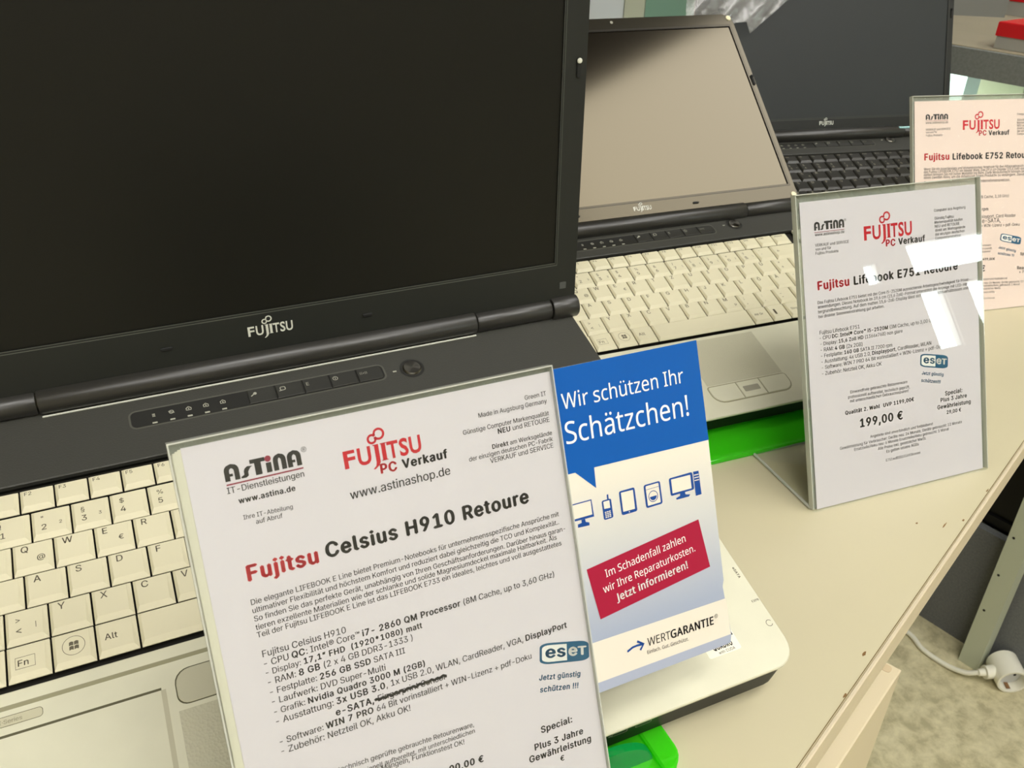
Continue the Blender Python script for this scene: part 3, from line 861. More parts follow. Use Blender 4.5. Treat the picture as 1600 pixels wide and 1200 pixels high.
# ------------------------------------------------------------------ green laptop stands
def stand(name_label, mx, cx, yf, zf, yb, zb, lip, tab_y, tab_h):
    t = thing('laptop_stand', name_label, 'stand', mx, 'green acrylic laptop stands')
    w = 133
    ff = MB().prism(rpoly(cx - w, cx + w, lip, yf + 6, (14, 14, 0, 0)), .4, 4.2, 0, .5, .5)
    ff.obj('front_plate', M['green'], t, True)
    sl = (zb - zf) / (yb - yf)
    y1 = yb - 45
    pts = [(yf + 6, 4.2), (yf + 12, zf + 12*sl - .8), (y1, zf + (y1-yf)*sl - .8), (y1 + 6, zf + (y1-yf)*sl - 4), (yb - 22, .4), (yb - 26.4, .4), (y1 + 1.5, zf + (y1-yf)*sl - 6), (y1 - 2, zf + (y1-yf)*sl - 5.2), (yf + 12, zf + 12*sl - 5.2), (yf + 6, .4)]
    body = MB(); n = len(pts)
    vs = [(cx - w, p[0], max(.35, p[1])) for p in pts] + [(cx + w, p[0], max(.35, p[1])) for p in pts]
    body.add(vs, [tuple(range(n)), tuple(range(2*n-1, n-1, -1))] + [(i, n+i, n+(i+1) % n, (i+1) % n) for i in range(n)][:0] + [((i+1) % n, i, n+i, n+(i+1) % n) for i in range(n)])
    body.obj('slope', M['green'], t)
    for s in (-1, 1):
        rm = MB().prism(rpoly(cx + s*w - (13 if s > 0 else 0), cx + s*w + (0 if s > 0 else 13), lip + 1, yf + 5, (0 if s > 0 else 12, 12 if s > 0 else 0, 0, 0)), 4.25, 7.0, 0, 1.0)
        rm.obj('side_rim', M['green'], t, True)
        tb = MB(); c = cx + s * 94
        arc = [(c + 25*math.cos(a), tab_h*math.sin(a)) for a in [math.pi*k/20 for k in range(21)]]
        k = len(arc)
        tb.add([(x, tab_y, 4.25 + z) for x, z in arc] + [(x, tab_y + 4.5, 4.25 + z) for x, z in arc],
               [tuple(range(k)), tuple(range(2*k-1, k-1, -1))] + [(i+1, i, k+i, k+i+1) for i in range(k-1)] + [(0, k-1, 2*k-1, k)])
        tb.obj('front_tab', M['green_dark'], t)
stand('translucent green stand under the largest laptop', TM(0, 0, 0), 182, -102, 4.6, 174.6, 78.8, -127, -115.5, 15.5)
stand('translucent green stand under the middle laptop', TM(415.631, 194.63, 0, -0.05297), 144.5, -77, 7.6, 156, 70.5, -107, -92.5, 26)
stand('translucent green stand under the rear laptop with dark keys', TM(787.69, 408.61, 0, -0.1977), 144.5, -77, 7.6, 156, 70.5, -107, -92.5, 26)

# ------------------------------------------------------------------ price signs in clear holders
def basis(rows, pos):
    a = Matrix(rows).to_4x4()
    x = Vector((a[0][0], a[1][0], a[2][0])).normalized()
    n = Vector((a[0][2], a[1][2], a[2][2])); n = (n - x * n.dot(x)).normalized()
    y = n.cross(x)
    m = Matrix((x, y, n)).transposed().to_4x4(); m.translation = Vector(pos)
    return m
SM = {
 1: basis(((0.9983, 0.0101, 0.0579), (0.048, 0.4273, -0.9028), (-0.0339, 0.9041, 0.426)), (109.5996, -151.5986, 12.2419)),
 2: basis(((0.9973, 0.0356, -0.0635), (-0.0724, 0.391, -0.9175), (-0.0078, 0.9197, 0.3926)), (516.9571, 10.4666, 0.0)),
 3: basis(((0.9845, 0.0833, -0.1542), (-0.1746, 0.3938, -0.9025), (-0.0145, 0.9154, 0.4022)), (821.5849, 213.9157, 0.0)),
}
INKS = [M['ink'], M['ink_grey'], M['ink_red'], M['ink_blue'], M['leaf_white'], M['ink_maroon']]
INK = {'k': 0, 'g': 1, 'r': 2, 'b': 3, 'w': 4, 'm': 5}
# sign, text, baseline start and end on the sheet (mm), ink, block
LINES = [
 (1,'Green IT',140.47,205.62,150.81,205.64,'g','address_block'),
 (1,'Made in Augsburg Germany',118.46,202.61,150.60,202.44,'g','address_block'),
 (1,'Günstige Computer Markenqualität',110.60,197.08,150.74,197.08,'g','address_block'),
 (1,'|NEU| und RETOURE',125.97,194.23,150.59,194.24,'g','address_block'),
 (1,'|Direkt| am Werksgelände',122.42,188.54,150.83,188.47,'g','address_block'),
 (1,'der einzigen deutschen PC-Fabrik',111.36,185.68,150.86,185.75,'g','address_block'),
 (1,'VERKAUF und SERVICE',120.54,182.86,150.63,182.91,'g','address_block'),
 (1,'IT-Dienstleistungen',16.65,195.57,44.85,195.46,'k','dealer_logo'),
 (1,'|www.astina.de',19.90,191.16,40.74,191.03,'k','dealer_logo'),
 (1,'Ihre IT-Abteilung',20.45,184.94,38.51,184.54,'g','dealer_logo'),
 (1,'auf Abruf',24.53,182.24,34.30,182.16,'g','dealer_logo'),
 (1,'|PC',74.00,189.59,80.87,189.41,'r','maker_logo'),
 (1,'|Verkauf',83.03,189.53,102.56,189.46,'k','maker_logo'),
 (1,'www.astinashop.de',60.57,182.46,102.50,182.52,'k','maker_logo'),
 (1,'|Fujitsu',17.80,162.08,44.53,161.82,'r','headline'),
 (1,'|Celsius H910 Retoure',47.44,162.65,135.48,162.45,'k','headline'),
 (1,'Die elegante LIFEBOOK E Line bietet Premium-Notebooks für unternehmensspezifische Ansprüche mit',17.37,152.94,148.43,152.90,'k','body_text'),
 (1,'ultimativer Flexibilität und höchstem Komfort und reduziert dabei gleichzeitig die TCO und Komplexität..',17.32,149.80,147.91,149.41,'k','body_text'),
 (1,'So finden Sie das perfekte Gerät, unabhängig von Ihren Geschäftsanforderungen. Darüber hinaus garan-',17.34,146.55,150.52,145.78,'k','body_text'),
 (1,'tieren exzellente Materialien wie der schlanke und solide Magnesiumdeckel maximale Haltbarkeit. Als',17.30,143.21,145.77,143.12,'k','body_text'),
 (1,'Teil der Fujitsu LIFEBOOK E Line ist das LIFEBOOK E733 ein ideales, leichtes und voll ausgestattetes',17.22,140.23,147.61,139.98,'k','body_text'),
 (1,'Fujitsu Celsius H910',17.79,132.42,49.74,131.71,'k','specification_list'),
 (1,'- CPU |QC|: Intel® Core™ |i7- 2860 QM Processor| (8M Cache, up to 3,60 GHz)',17.71,128.60,141.93,127.30,'k','specification_list'),
 (1,'- Display: |17,1” FHD  (1920*1080) matt',17.71,125.12,80.09,123.97,'k','specification_list'),
 (1,'- RAM: |8 GB| (2 x 4 GB DDR3-1333 )',17.82,121.20,75.33,120.19,'k','specification_list'),
 (1,'- Festplatte: |256 GB SSD| SATA III',17.86,117.30,71.36,116.04,'k','specification_list'),
 (1,'- Laufwerk: DVD Super-Multi',17.87,113.44,62.43,111.97,'k','specification_list'),
 (1,'- Grafik: |Nvidia Quadro 3000 M (2GB)',17.97,109.39,78.58,108.16,'k','specification_list'),
 (1,'- Ausstattung: |3x USB 3.0|, 1x USB 2.0, WLAN, CardReader, VGA, |DisplayPort',17.96,105.42,144.40,103.36,'k','specification_list'),
 (1,'|e-SATA, |Fingerprint Sensor',40.20,100.74,86.44,99.74,'k','specification_list'),
 (1,'- Software: |WIN 7 PRO| 64 Bit vorinstalliert + WIN-Lizenz + pdf-Doku',17.88,97.29,125.52,95.37,'k','specification_list'),
 (1,'- Zubehör: Netzteil OK, Akku OK!',17.75,93.46,69.50,92.09,'k','specification_list'),
 (1,'technisch geprüfte gebrauchte Retourenware,',37.17,78.34,94.90,75.59,'k','condition_note'),
 (1,'professionell aufbereitet, mit unterschiedlichen',39.45,74.44,94.84,72.85,'k','condition_note'),
 (1,'Mängeln, Funktionstest OK!',53.74,72.22,89.48,69.79,'k','condition_note'),
 (1,'|00,00 €',81.10,60.37,96.62,59.19,'k','price'),
 (1,'|Special:',124.58,61.20,140.20,60.54,'k','warranty_offer'),
 (1,'|Plus 3 Jahre',120.35,54.66,144.67,53.36,'k','warranty_offer'),
 (1,'|Gewährleistung',117.02,50.23,148.02,48.44,'k','warranty_offer'),
 (1,'|€',131.58,45.24,133.62,45.09,'k','warranty_offer'),
 (1,'|Jetzt günstig',127.32,84.59,147.33,79.64,'b','security_offer'),
 (1,'|schützen !!!',126.88,79.22,145.50,74.75,'b','security_offer'),
 (2,'www.astinashop.de',11.73,190.72,36.16,190.68,'g','dealer_logo'),
 (2,'VERKAUF und SERVICE',11.52,183.73,39.48,183.59,'g','dealer_logo'),
 (2,'von und für',11.60,181.05,24.51,181.08,'g','dealer_logo'),
 (2,'Fujitsu Produkte',11.52,178.25,30.45,178.20,'g','dealer_logo'),
 (2,'|PC',70.81,177.96,79.19,177.76,'r','maker_logo'),
 (2,'|Verkauf',81.74,178.08,105.69,178.07,'k','maker_logo'),
 (2,'Computer aus Augsburg',114.51,197.80,143.31,197.79,'g','address_block'),
 (2,'Günstig Fujitsu',114.73,192.23,132.29,192.19,'g','address_block'),
 (2,'Markenqualität kaufen',114.60,189.40,140.36,189.39,'g','address_block'),
 (2,'NEU und RETOURE',114.77,186.58,137.40,186.60,'g','address_block'),
 (2,'direkt am Werksgelände',114.93,183.76,142.65,183.81,'g','address_block'),
 (2,'der einzigen deutschen',114.80,180.92,141.83,180.99,'g','address_block'),
 (2,'Computerproduktion',114.80,178.19,138.25,178.13,'g','address_block'),
 (2,'|Fujitsu',11.64,154.33,38.24,154.56,'r','headline'),
 (2,'|Lifebook E751 Retoure',41.93,154.48,134.65,154.97,'k','headline'),
 (2,'Das Fujitsu Lifebook E751 bietet mit der Core i5-2520M ausreichende Arbeitsgeschwindigkeit für Privat-',11.00,144.77,145.41,145.35,'k','body_text'),
 (2,'anwendungen. Dieses Notebook im 39,6 cm (15,6 Zoll)-Format unterstützt die Anzeige mit LED-Hin-',10.95,141.69,144.69,142.16,'k','body_text'),
 (2,'tergrundbeleuchtung. Auf dem matten 15,6-Zoll-Display lässt sich auch bei Lichtverhältnissen und',10.84,138.41,143.67,139.32,'k','body_text'),
 (2,'bei direkter Sonneneinstrahlung gut arbeiten.',11.14,135.06,67.10,135.48,'k','body_text'),
 (2,'Fujitsu Lifebook E751',11.18,123.76,45.01,123.65,'k','specification_list'),
 (2,'- CPU |DC|: |Intel® Core™ i5-2520M| (3M Cache, up to 3,00 GHz)',10.93,120.01,113.85,119.65,'k','specification_list'),
 (2,'- Display: |15,6 Zoll HD| (1366x768) non glare',11.35,115.94,82.23,115.66,'k','specification_list'),
 (2,'- RAM: |4 GB| (2x 2GB)',11.18,111.73,46.75,110.95,'k','specification_list'),
 (2,'- Festplatte: |160 GB| SATA II 7200 rpm',11.33,107.59,72.63,106.84,'k','specification_list'),
 (2,'- Ausstattung: 4x USB 2.0, |Displayport|, CardReader, WLAN',11.43,103.41,107.69,103.29,'k','specification_list'),
 (2,'- Software: WIN 7 PRO 64 Bit vorinstalliert + WIN-Lizenz + pdf-Doku',11.43,99.36,120.11,99.41,'k','specification_list'),
 (2,'- Zubehör: Netzteil OK, Akku OK',11.25,95.11,62.61,94.67,'k','specification_list'),
 (2,'Einwandfreie gebrauchte Retourenware',34.31,78.76,84.68,78.49,'g','condition_note'),
 (2,'professionell aufbereitet, technisch geprüft,',32.18,75.43,86.66,74.53,'g','condition_note'),
 (2,'mit unterschiedlichen Gebrauchsspuren!',33.78,72.29,85.36,71.79,'g','condition_note'),
 (2,'|Qualität 2. Wahl|   |UVP 1199,00€',29.04,64.26,90.11,64.52,'k','price'),
 (2,'|199,00 €',41.18,53.21,79.36,52.94,'k','price'),
 (2,'Angebote sind unverbindlich und freibleibend',49.60,43.89,106.34,43.66,'g','terms_note'),
 (2,'Gewährleistung für Verbraucher: Geräte neu: 24 Monate, Geräte gebraucht: 12 Monate',23.04,39.91,134.01,40.49,'g','terms_note'),
 (2,'Ersatzteile/Akku neu: 6 Monate Ersatzteile/Akku gebraucht: 1 Monat',35.21,36.93,121.45,37.26,'g','terms_note'),
 (2,'Alle Preise inkl. gesetzlicher MwSt.',55.96,33.76,99.78,33.97,'g','terms_note'),
 (2,'Es gelten unsere AGBs',63.41,30.39,92.86,30.73,'g','terms_note'),
 (2,'E751wdR08101693kommi',62.60,24.02,94.00,24.23,'g','terms_note'),
 (2,'|Special:',118.90,63.81,135.31,63.84,'k','warranty_offer'),
 (2,'|Plus 3 Jahre',114.50,59.47,139.43,59.30,'k','warranty_offer'),
 (2,'|Gewährleistung',111.28,54.46,142.94,54.09,'k','warranty_offer'),
 (2,'|29,00 €',119.81,49.65,133.52,49.55,'k','warranty_offer'),
 (2,'|Jetzt günstig',98.02,82.71,117.90,78.49,'b','security_offer'),
 (2,'|schützen!!!',97.19,77.40,114.81,73.47,'b','security_offer'),
 (3,'www.astinashop.de',15.16,191.75,41.18,191.83,'g','dealer_logo'),
 (3,'VERKAUF und SERVICE',15.13,185.20,43.99,185.39,'g','dealer_logo'),
 (3,'von und für',15.30,182.65,28.10,182.74,'g','dealer_logo'),
 (3,'Fujitsu Produkte',15.56,179.55,34.61,179.60,'g','dealer_logo'),
 (3,'|PC',77.62,178.71,86.72,178.83,'r','maker_logo'),
 (3,'|Verkauf',89.12,178.76,114.30,178.65,'k','maker_logo'),
 (3,'Computer aus Augsburg',123.56,197.57,155.07,197.57,'g','address_block'),
 (3,'Günstig Fujitsu',123.63,191.87,142.78,191.84,'g','address_block'),
 (3,'Markenqualität kaufen',123.66,189.10,151.73,189.03,'g','address_block'),
 (3,'NEU und RETOURE',123.69,186.32,148.30,186.24,'g','address_block'),
 (3,'direkt am Werksgelände',123.72,183.54,153.80,183.43,'g','address_block'),
 (3,'der einzigen deutschen',123.75,180.76,153.15,180.63,'g','address_block'),
 (3,'Computerproduktion',123.78,178.05,149.42,177.92,'g','address_block'),
 (3,'|Fujitsu',13.30,156.59,42.54,156.31,'r','headline'),
 (3,'|Lifebook E752 Retoure',46.31,156.18,142.60,154.72,'k','headline'),
 (3,'Wenn Sie ein zuverlässiges und leistungsstarkes Notebook für den Alltagsgebrauch benötigen, ist',12.69,146.78,152.03,145.84,'g','body_text'),
 (3,'das Fujitsu LIFEBOOK E752 ein idealer Wahl. Das 39,6 cm Display (15,6 Zoll) und die Leistung',12.67,144.07,152.08,143.03,'g','body_text'),
 (3,'stellen bringen Sie mit hoher Mobilität ins Büro. Dank Modulschacht können Sie zusätzliche',12.66,141.23,152.12,140.08,'g','body_text'),
 (3,'einen zweiten Akku, um die Arbeitszeit Ihrem Produktiv zu verlängern. Daneben bietet es',12.64,138.38,152.17,136.99,'g','body_text'),
 (3,'flexible Anbindung an alle modernen Unternehmensnetzen.',12.61,133.23,115.81,132.04,'g','body_text'),
 (3,'- CPU DC: Intel® Core™ i5-3360M (3MB Cache, 3,10 GHz)',13.32,116.86,114.26,116.03,'g','specification_list'),
 (3,'- RAM: 4 GB',14.11,112.72,37.72,112.68,'g','specification_list'),
 (3,'- Festplatte: |320 GB SATA 7200 rpm',14.55,105.03,89.27,103.79,'g','specification_list'),
 (3,'- Ausstattung: USB 3.0, VGA, Displayport, Card Reader',14.84,97.61,123.03,95.62,'g','specification_list'),
 (3,'  Bluetooth, WLAN, UMTS, e-SATA,',15.62,92.90,104.26,91.10,'g','specification_list'),
 (3,'- Software: WIN 7 PRO vorinstalliert + WIN-Lizenz + pdf-Doku',15.12,88.79,127.77,86.32,'g','specification_list'),
 (3,'Einwandfreie gebrauchte Retourenware',45.07,68.64,92.86,67.62,'g','condition_note'),
 (3,'professionell aufbereitet, technisch geprüft,',43.41,65.52,94.24,64.28,'g','condition_note'),
 (3,'mit unterschiedlichen Gebrauchsspuren!',45.07,62.35,92.05,61.30,'g','condition_note'),
 (3,'|Qualität 2. Wahl   UVP 1499,00€',40.92,54.49,97.55,53.02,'k','price'),
 (3,'|299,00 €',47.55,43.53,85.71,42.41,'k','price'),
 (3,'Angebote sind unverbindlich und freibleibend',53.38,33.96,112.81,32.16,'g','terms_note'),
 (3,'Gewährleistung für Verbraucher: Geräte neu: 24 Monate, Geräte gebraucht: 12 Monate',32.59,30.90,143.29,27.18,'g','terms_note'),
 (3,'Ersatzteile/Akku neu: 6 Monate Ersatzteile/Akku gebraucht: 1 Monat',40.88,27.77,128.82,24.86,'g','terms_note'),
 (3,'Alle Preise inkl. gesetzlicher MwSt.',60.93,24.08,105.14,22.65,'g','terms_note'),
 (3,'Es gelten unsere AGBs',70.21,20.28,97.44,19.32,'g','terms_note'),
 (3,'E752wdR08101693kommi',70.23,14.01,97.49,13.14,'g','terms_note'),
 (3,'|Special:',128.99,55.90,144.65,55.51,'k','warranty_offer'),
 (3,'|Ready',125.34,41.37,138.73,41.07,'k','warranty_offer'),
 (3,'|+ 7 Jahre',127.98,37.46,144.90,37.05,'k','warranty_offer'),
 (3,'|Jetzt günstig',101.91,64.53,123.24,59.40,'b','security_offer'),
 (3,'|schützen !!!',101.10,58.62,121.22,54.81,'b','security_offer'),
 (4,'Wir schützen Ihr',159.14,197.50,224.30,197.08,'w','slogan'),
 (4,'Schätzchen!',158.64,182.04,224.96,181.32,'w','slogan'),
 (4,'Im Schadenfall zahlen',168.94,118.28,214.07,122.76,'w','red_banner'),
 (4,'wir Ihre Reparaturkosten.',166.72,111.46,218.81,116.71,'w','red_banner'),
 (4,'|Jetzt informieren!',172.76,105.64,213.52,109.89,'w','red_banner'),
 (4,'WERT|GARANTIE',185.76,79.79,224.15,78.34,'k','insurer_logo'),
 (4,'Einfach. Gut. Geschützt.',184.89,76.23,208.47,75.21,'g','insurer_logo'),
]

def sign(i, label, outer, sheet, paper, foot, extra):
    mx = SM[i]
    inv = mx.inverted()
    t = thing('price_sign', label, 'sign', mx, 'price signs in clear stands')
    ox0, ox1, otop = outer
    # lower edge cut level with the table
    def low(x, z):
        for k in range(400):
            v = -22 + k * .1
            if (mx @ Vector((x, v, z)))[2] >= .6: return v
        return 0
    def slab(x0, x1, top, z0, z1):
        mb = MB()
        vs = [(x, low(x, z) if e == 0 else top, z) for z in (z0, z1) for x, e in ((x0, 0), (x1, 0), (x1, 1), (x0, 1))]
        return mb.add(vs, [(3,2,1,0), (4,5,6,7), (0,1,5,4), (1,2,6,5), (2,3,7,6), (3,0,4,7)])
    slab(ox0, ox1, otop, .7, 2.1).obj('front_pane', M['matt_pane'] if i == 3 else M['clear'], t)
    slab(ox0, ox1, otop, -2.3, -.9).obj('back_pane', M['clear_back'], t)
    e = MB()
    e.box(ox0 - .4, ox0 + .2, 2, otop, -2.4, 2.2); e.box(ox1 - .1, ox1 + .4, 2, otop, -2.4, 2.2); e.box(ox0 - .4, ox1 + .4, otop - .2, otop + .4, -2.4, 2.2)
    e.obj('pane_edge', M['clear_edge'], t)
    # foot plate lying on the table behind the pane
    a = mx @ Vector((ox0, low(ox0, -2.3), -2.3)); b = mx @ Vector((ox1, low(ox1, -2.3), -2.3))
    d = Vector((b.x - a.x, b.y - a.y, 0)).normalized(); n = Vector((-d.y, d.x, 0))
    P = [a, b, b + n * foot, a + n * foot]
    f = MB()
    vs = [inv @ Vector((p.x, p.y, z)) for z in (.5, 2.4) for p in P]
    f.add(vs, [(3,2,1,0), (4,5,6,7), (0,1,5,4), (1,2,6,5), (2,3,7,6), (3,0,4,7)])
    f.obj('foot_plate', M['clear_foot'], t)
    fe = MB()
    for p, q in ((P[0], P[3]), (P[1], P[2]), (P[3], P[2])):
        fe.tube([inv @ Vector((p.x, p.y, 1.5)), inv @ Vector((q.x, q.y, 1.5))], 1.1, 6)
    fe.obj('foot_edge', M['clear_edge'], t)
    px0, px1, ptop = sheet
    pm = slab(px0, px1, ptop, -.25, 0.0)
    pp = pm.obj('paper_sheet', paper, t)
    blocks = {}
    for (s, txt, x0, y0, x1, y1, ink, blk) in LINES:
        if s != i: continue
        mb = blocks.setdefault(blk, MB())
        put_line(mb, txt, x0, y0, x1, y1, .1, 1.06, INK[ink], 0, {'headline': .041, 'price': .040, 'maker_logo': .042}.get(blk, BOLD))
    for k, mb in extra.items():
        b = blocks.setdefault(k, MB()); o = len(b.v)
        b.v += mb.v; b.f += [tuple(o + q for q in f) for f in mb.f]; b.m += mb.m
    for k, mb in blocks.items():
        mb.obj(k, INKS, pp)
    return t, pp

Z = .1
def extras(dl, ul, rr, ml, badge, strike=None):
    d = MB(); dealer_logo(d, dl[0], dl[1], dl[2], dl[3], Z, 0 if strike else 1, 5 if strike else 1)
    flat(d, [(ul[0], ul[2]), (ul[1], ul[2]), (ul[1], ul[3]), (ul[0], ul[3])], Z, 5)
    if rr:
        ribbon(d, circle(rr[0], rr[1], rr[2], 16), rr[2] * .16, Z, 1, True)
        put_text(d, 'R', rr[0] - rr[2] * .4, rr[1] - rr[2] * .55, rr[2] * 1.1, Z, 1)
    m = MB(); maker_logo(m, ml[0], ml[1], ml[2], ml[3], Z, 2, .028)
    b = MB(); security_badge(b, badge, Z, 3, 4)
    out = {'dealer_logo': d, 'maker_logo': m, 'security_offer': b}
    if strike:
        s = MB(); pts = []
        x0, x1, y = strike
        n = 60
        for k in range(n + 1):
            pts.append((x0 + (x1 - x0) * k / n, y + .5 * math.sin(k * 1.9) * (1 if k % 2 else -1) * .55 + .12 * math.sin(k * .7)))
        ribbon(s, pts, 1.15, Z + .12, 0)
        out['marker_stroke'] = s
    return out
sign(1, 'nearest price sign, before the largest laptop, a blue leaflet at its edge', (0, 154.2, 217.8), (4.0, 154.0, 215.4), M['paper'], 18,
     extras((16.8, 44.85, 200.0, 206.2), (16.9, 45.05, 198.5, 199.05), (46.3, 205.6, .95), (60.5, 92.2, 194.4, 201.35), ((128.7, 91.2), (153.0, 85.3), (153.9, 94.3), (130.2, 100.5)), (56.0, 86.8, 101.3)))
# layers of older sheets showing as cream edges at the left of the nearest sign
s1 = [o for o in bpy.data.objects if o.get('category') == 'sign'][0]
for k, (x, z) in enumerate(((2.9, -.34), (1.9, -.54), (.9, -.74), (.1, -.9))):
    mb = MB().box(x, 120, 30, 215.0 - k * .5, z - .14, z)
    mb.obj('under_sheet', M['sheet_edge'], s1)
sign(2, 'price sign beside the middle laptop, white reflections across its clear front', (-3.5, 155.5, 219.0), (.8, 153.0, 214.2), M['paper'], 70,
     extras((11.5, 36.3, 194.5, 200.3), (11.5, 36.2, 193.0, 193.35), (37.3, 199.5, .8), (52.5, 94.2, 183.7, 193.4), ((96.7, 88.6), (122.2, 83.4), (122.9, 93.2), (97.6, 98.2))))
sign(3, 'pinkish price sign at the back, beside the laptop with dark keys', (-1.0, 155.0, 218.0), (2.5, 152.5, 213.6), M['paper_pink'], 70,
     extras((15.2, 41.2, 195.6, 201.0), (15.2, 41.2, 194.4, 194.7), None, (58.5, 102.5, 184.7, 194.0), ((103.6, 72.1), (129.2, 66.4), (130.4, 74.3), (105.0, 80.0))))

# ------------------------------------------------------------------ blue leaflet behind the nearest sign
LM = SM[1].copy()
LM = LM @ Matrix.Translation((0, 0, -3.0))
leaf = thing('leaflet', 'blue and white insurance leaflet with a red banner, tucked behind the nearest price sign', 'leaflet', LM)
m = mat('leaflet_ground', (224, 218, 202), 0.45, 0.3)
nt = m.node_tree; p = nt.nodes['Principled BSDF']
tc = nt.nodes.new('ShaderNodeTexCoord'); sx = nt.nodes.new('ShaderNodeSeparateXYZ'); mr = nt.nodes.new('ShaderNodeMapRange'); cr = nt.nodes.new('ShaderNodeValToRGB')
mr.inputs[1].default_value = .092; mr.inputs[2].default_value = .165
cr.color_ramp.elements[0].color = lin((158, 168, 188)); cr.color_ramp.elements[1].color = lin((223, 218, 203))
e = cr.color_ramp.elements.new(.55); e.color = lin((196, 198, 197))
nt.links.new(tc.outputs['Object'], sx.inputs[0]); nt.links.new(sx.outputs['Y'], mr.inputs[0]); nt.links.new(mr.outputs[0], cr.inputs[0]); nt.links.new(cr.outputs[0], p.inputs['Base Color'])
lf = MB()
out = [(129, 67.2), (230.8, 65.9), (233.0, 66.2), (233.9, 70.3), (232.6, 88.8), (232.2, 95), (233.2, 98), (234.4, 170), (234.4, 215.3), (156, 215.6), (155.9, 214.6), (129, 214.6)]
n = len(out)
lf.add([(x, y, -.35) for x, y in out] + [(x, y, 0) for x, y in out], [tuple(range(n-1, -1, -1)), tuple(range(n, 2*n))] + [(i, (i+1) % n, n+(i+1) % n, n+i) for i in range(n)])
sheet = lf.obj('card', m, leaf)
a = MB()
flat(a, [(129, 168.9), (160.9, 168.8), (170.3, 159.5), (170.7, 168.9), (234.45, 167.4), (234.4, 215.3), (156, 215.6), (155.9, 214.6), (129, 214.6)], .08)
sp = a.obj('speech_panel', M['leaf_blue'], sheet)
a = MB(); flat(a, [(129, 91.4), (233.2, 88.7), (233.5, 70.2), (129, 72.2)], .08); a.obj('white_band', M['leaf'], sheet)
a = MB(); flat(a, [(129, 72.2), (233.5, 70.2), (233.6, 69.5), (230.8, 66.0), (129, 67.3)], .09); a.obj('grey_band', M['leaf_grey'], sheet)
a = MB(); flat(a, [(159.6, 124.6), (163.1, 100.15), (226.2, 106.8), (222.85, 131.25)], .16); rb = a.obj('red_banner', M['leaf_red'], sheet)
bl = {}
for (s, txt, x0, y0, x1, y1, ink, blk) in LINES:
    if s == 4:
        put_line(bl.setdefault(blk, MB()), txt, x0, y0, x1, y1, .26, 1.12, INK[ink], 2, .028)
for k, b in bl.items():
    b.obj({'slogan': 'slogan', 'red_banner': 'banner_text', 'insurer_logo': 'insurer_logo'}[k], INKS, sheet)
a = MB()
ribbon(a, [(174.5, 80.9), (177.5, 82.0), (180, 82.1), (183.4, 81.7)], 1.0, .26, 0); ribbon(a, [(180.3, 84.0), (183.6, 81.7), (181.4, 79.4)], 1.1, .26, 0)
a.obj('arrow_mark', M['leaf_icon'], sheet); a = MB()
ribbon(a, circle(226.0, 81.9, .9, 14), .2, .26, 1, True); put_text(a, 'R', 225.6, 81.4, 1.0, .26, 1)
a.obj('registered_mark', [M['leaf_icon'], M['ink_grey']], sheet)
ic = MB()
def quadf(q, mi=0, z=.14): flat(ic, q[::-1], z, mi)
quadf([(155.8, 155.3), (167.0, 155.2), (167.2, 147.2), (155.7, 147.5)]); quadf([(156.5, 154.8), (166.5, 154.7), (166.4, 148.4), (156.3, 148.5)], 1, .2)
quadf([(160.6, 147.3), (162.5, 147.3), (162.6, 145.9), (164.4, 145.2), (164.3, 143.9), (158.4, 144.3), (158.5, 145.8), (160.6, 146.0)])
flat(ic, rpoly(172.0, 177.0, 144.2, 153.1, .8, 3), .14, 0); quadf([(175.1, 155.3), (175.9, 155.3), (175.8, 152.8), (175.0, 152.8)])
quadf([(172.8, 152.5), (176.0, 152.5), (176.0, 149.0), (172.8, 149.2)], 1, .2)
for i in range(3):
    for j in range(4): flat(ic, [(172.9+i*1.1, 144.9+j*.8), (173.7+i*1.1, 144.9+j*.8), (173.7+i*1.1, 145.4+j*.8), (172.9+i*1.1, 145.4+j*.8)], .2, 1)
flat(ic, rpoly(181.5, 190.0, 143.9, 155.1, .9, 3), .14, 0); quadf([(182.5, 154.3), (189.0, 154.1), (188.8, 145.2), (182.4, 145.4)], 1, .2)
flat(ic, circle(185.6, 144.6, .3, 8), .2, 1)
flat(ic, rpoly(194.9, 204.1, 143.8, 154.7, 1.0, 3), .14, 0); flat(ic, rpoly(195.9, 203.1, 144.7, 154.0, .4, 2), .2, 1)
quadf([(196.0, 152.4), (203.0, 152.4), (203.0, 152.2), (196.0, 152.2)], 0, .24); ribbon(ic, circle(199.4, 148.5, 2.5, 22), .35, .24, 0, True)
flat(ic, circle(199.4, 148.5, 1.9, 14, 180, 360), .24, 0)
flat(ic, rpoly(209.1, 222.7, 146.0, 154.5, .9, 3), .14, 0); quadf([(210.3, 153.7), (221.3, 153.4), (221.2, 146.9), (210.2, 147.1)], 1, .2)
quadf([(214.4, 146.1), (217.2, 146.1), (217.4, 144.9), (220.0, 144.2), (219.2, 143.4), (212.0, 143.6), (211.8, 144.4), (214.2, 144.9)])
quadf([(223.2, 154.4), (226.4, 154.2), (226.5, 142.7), (223.1, 142.7)])
for v in (152.9, 151.6, 150.3): quadf([(223.4, v), (226.1, v-.1), (226.1, v-.55), (223.4, v-.45)], 1, .2)
ic.obj('appliance_icons', [M['leaf_icon'], M['leaf']], sheet)

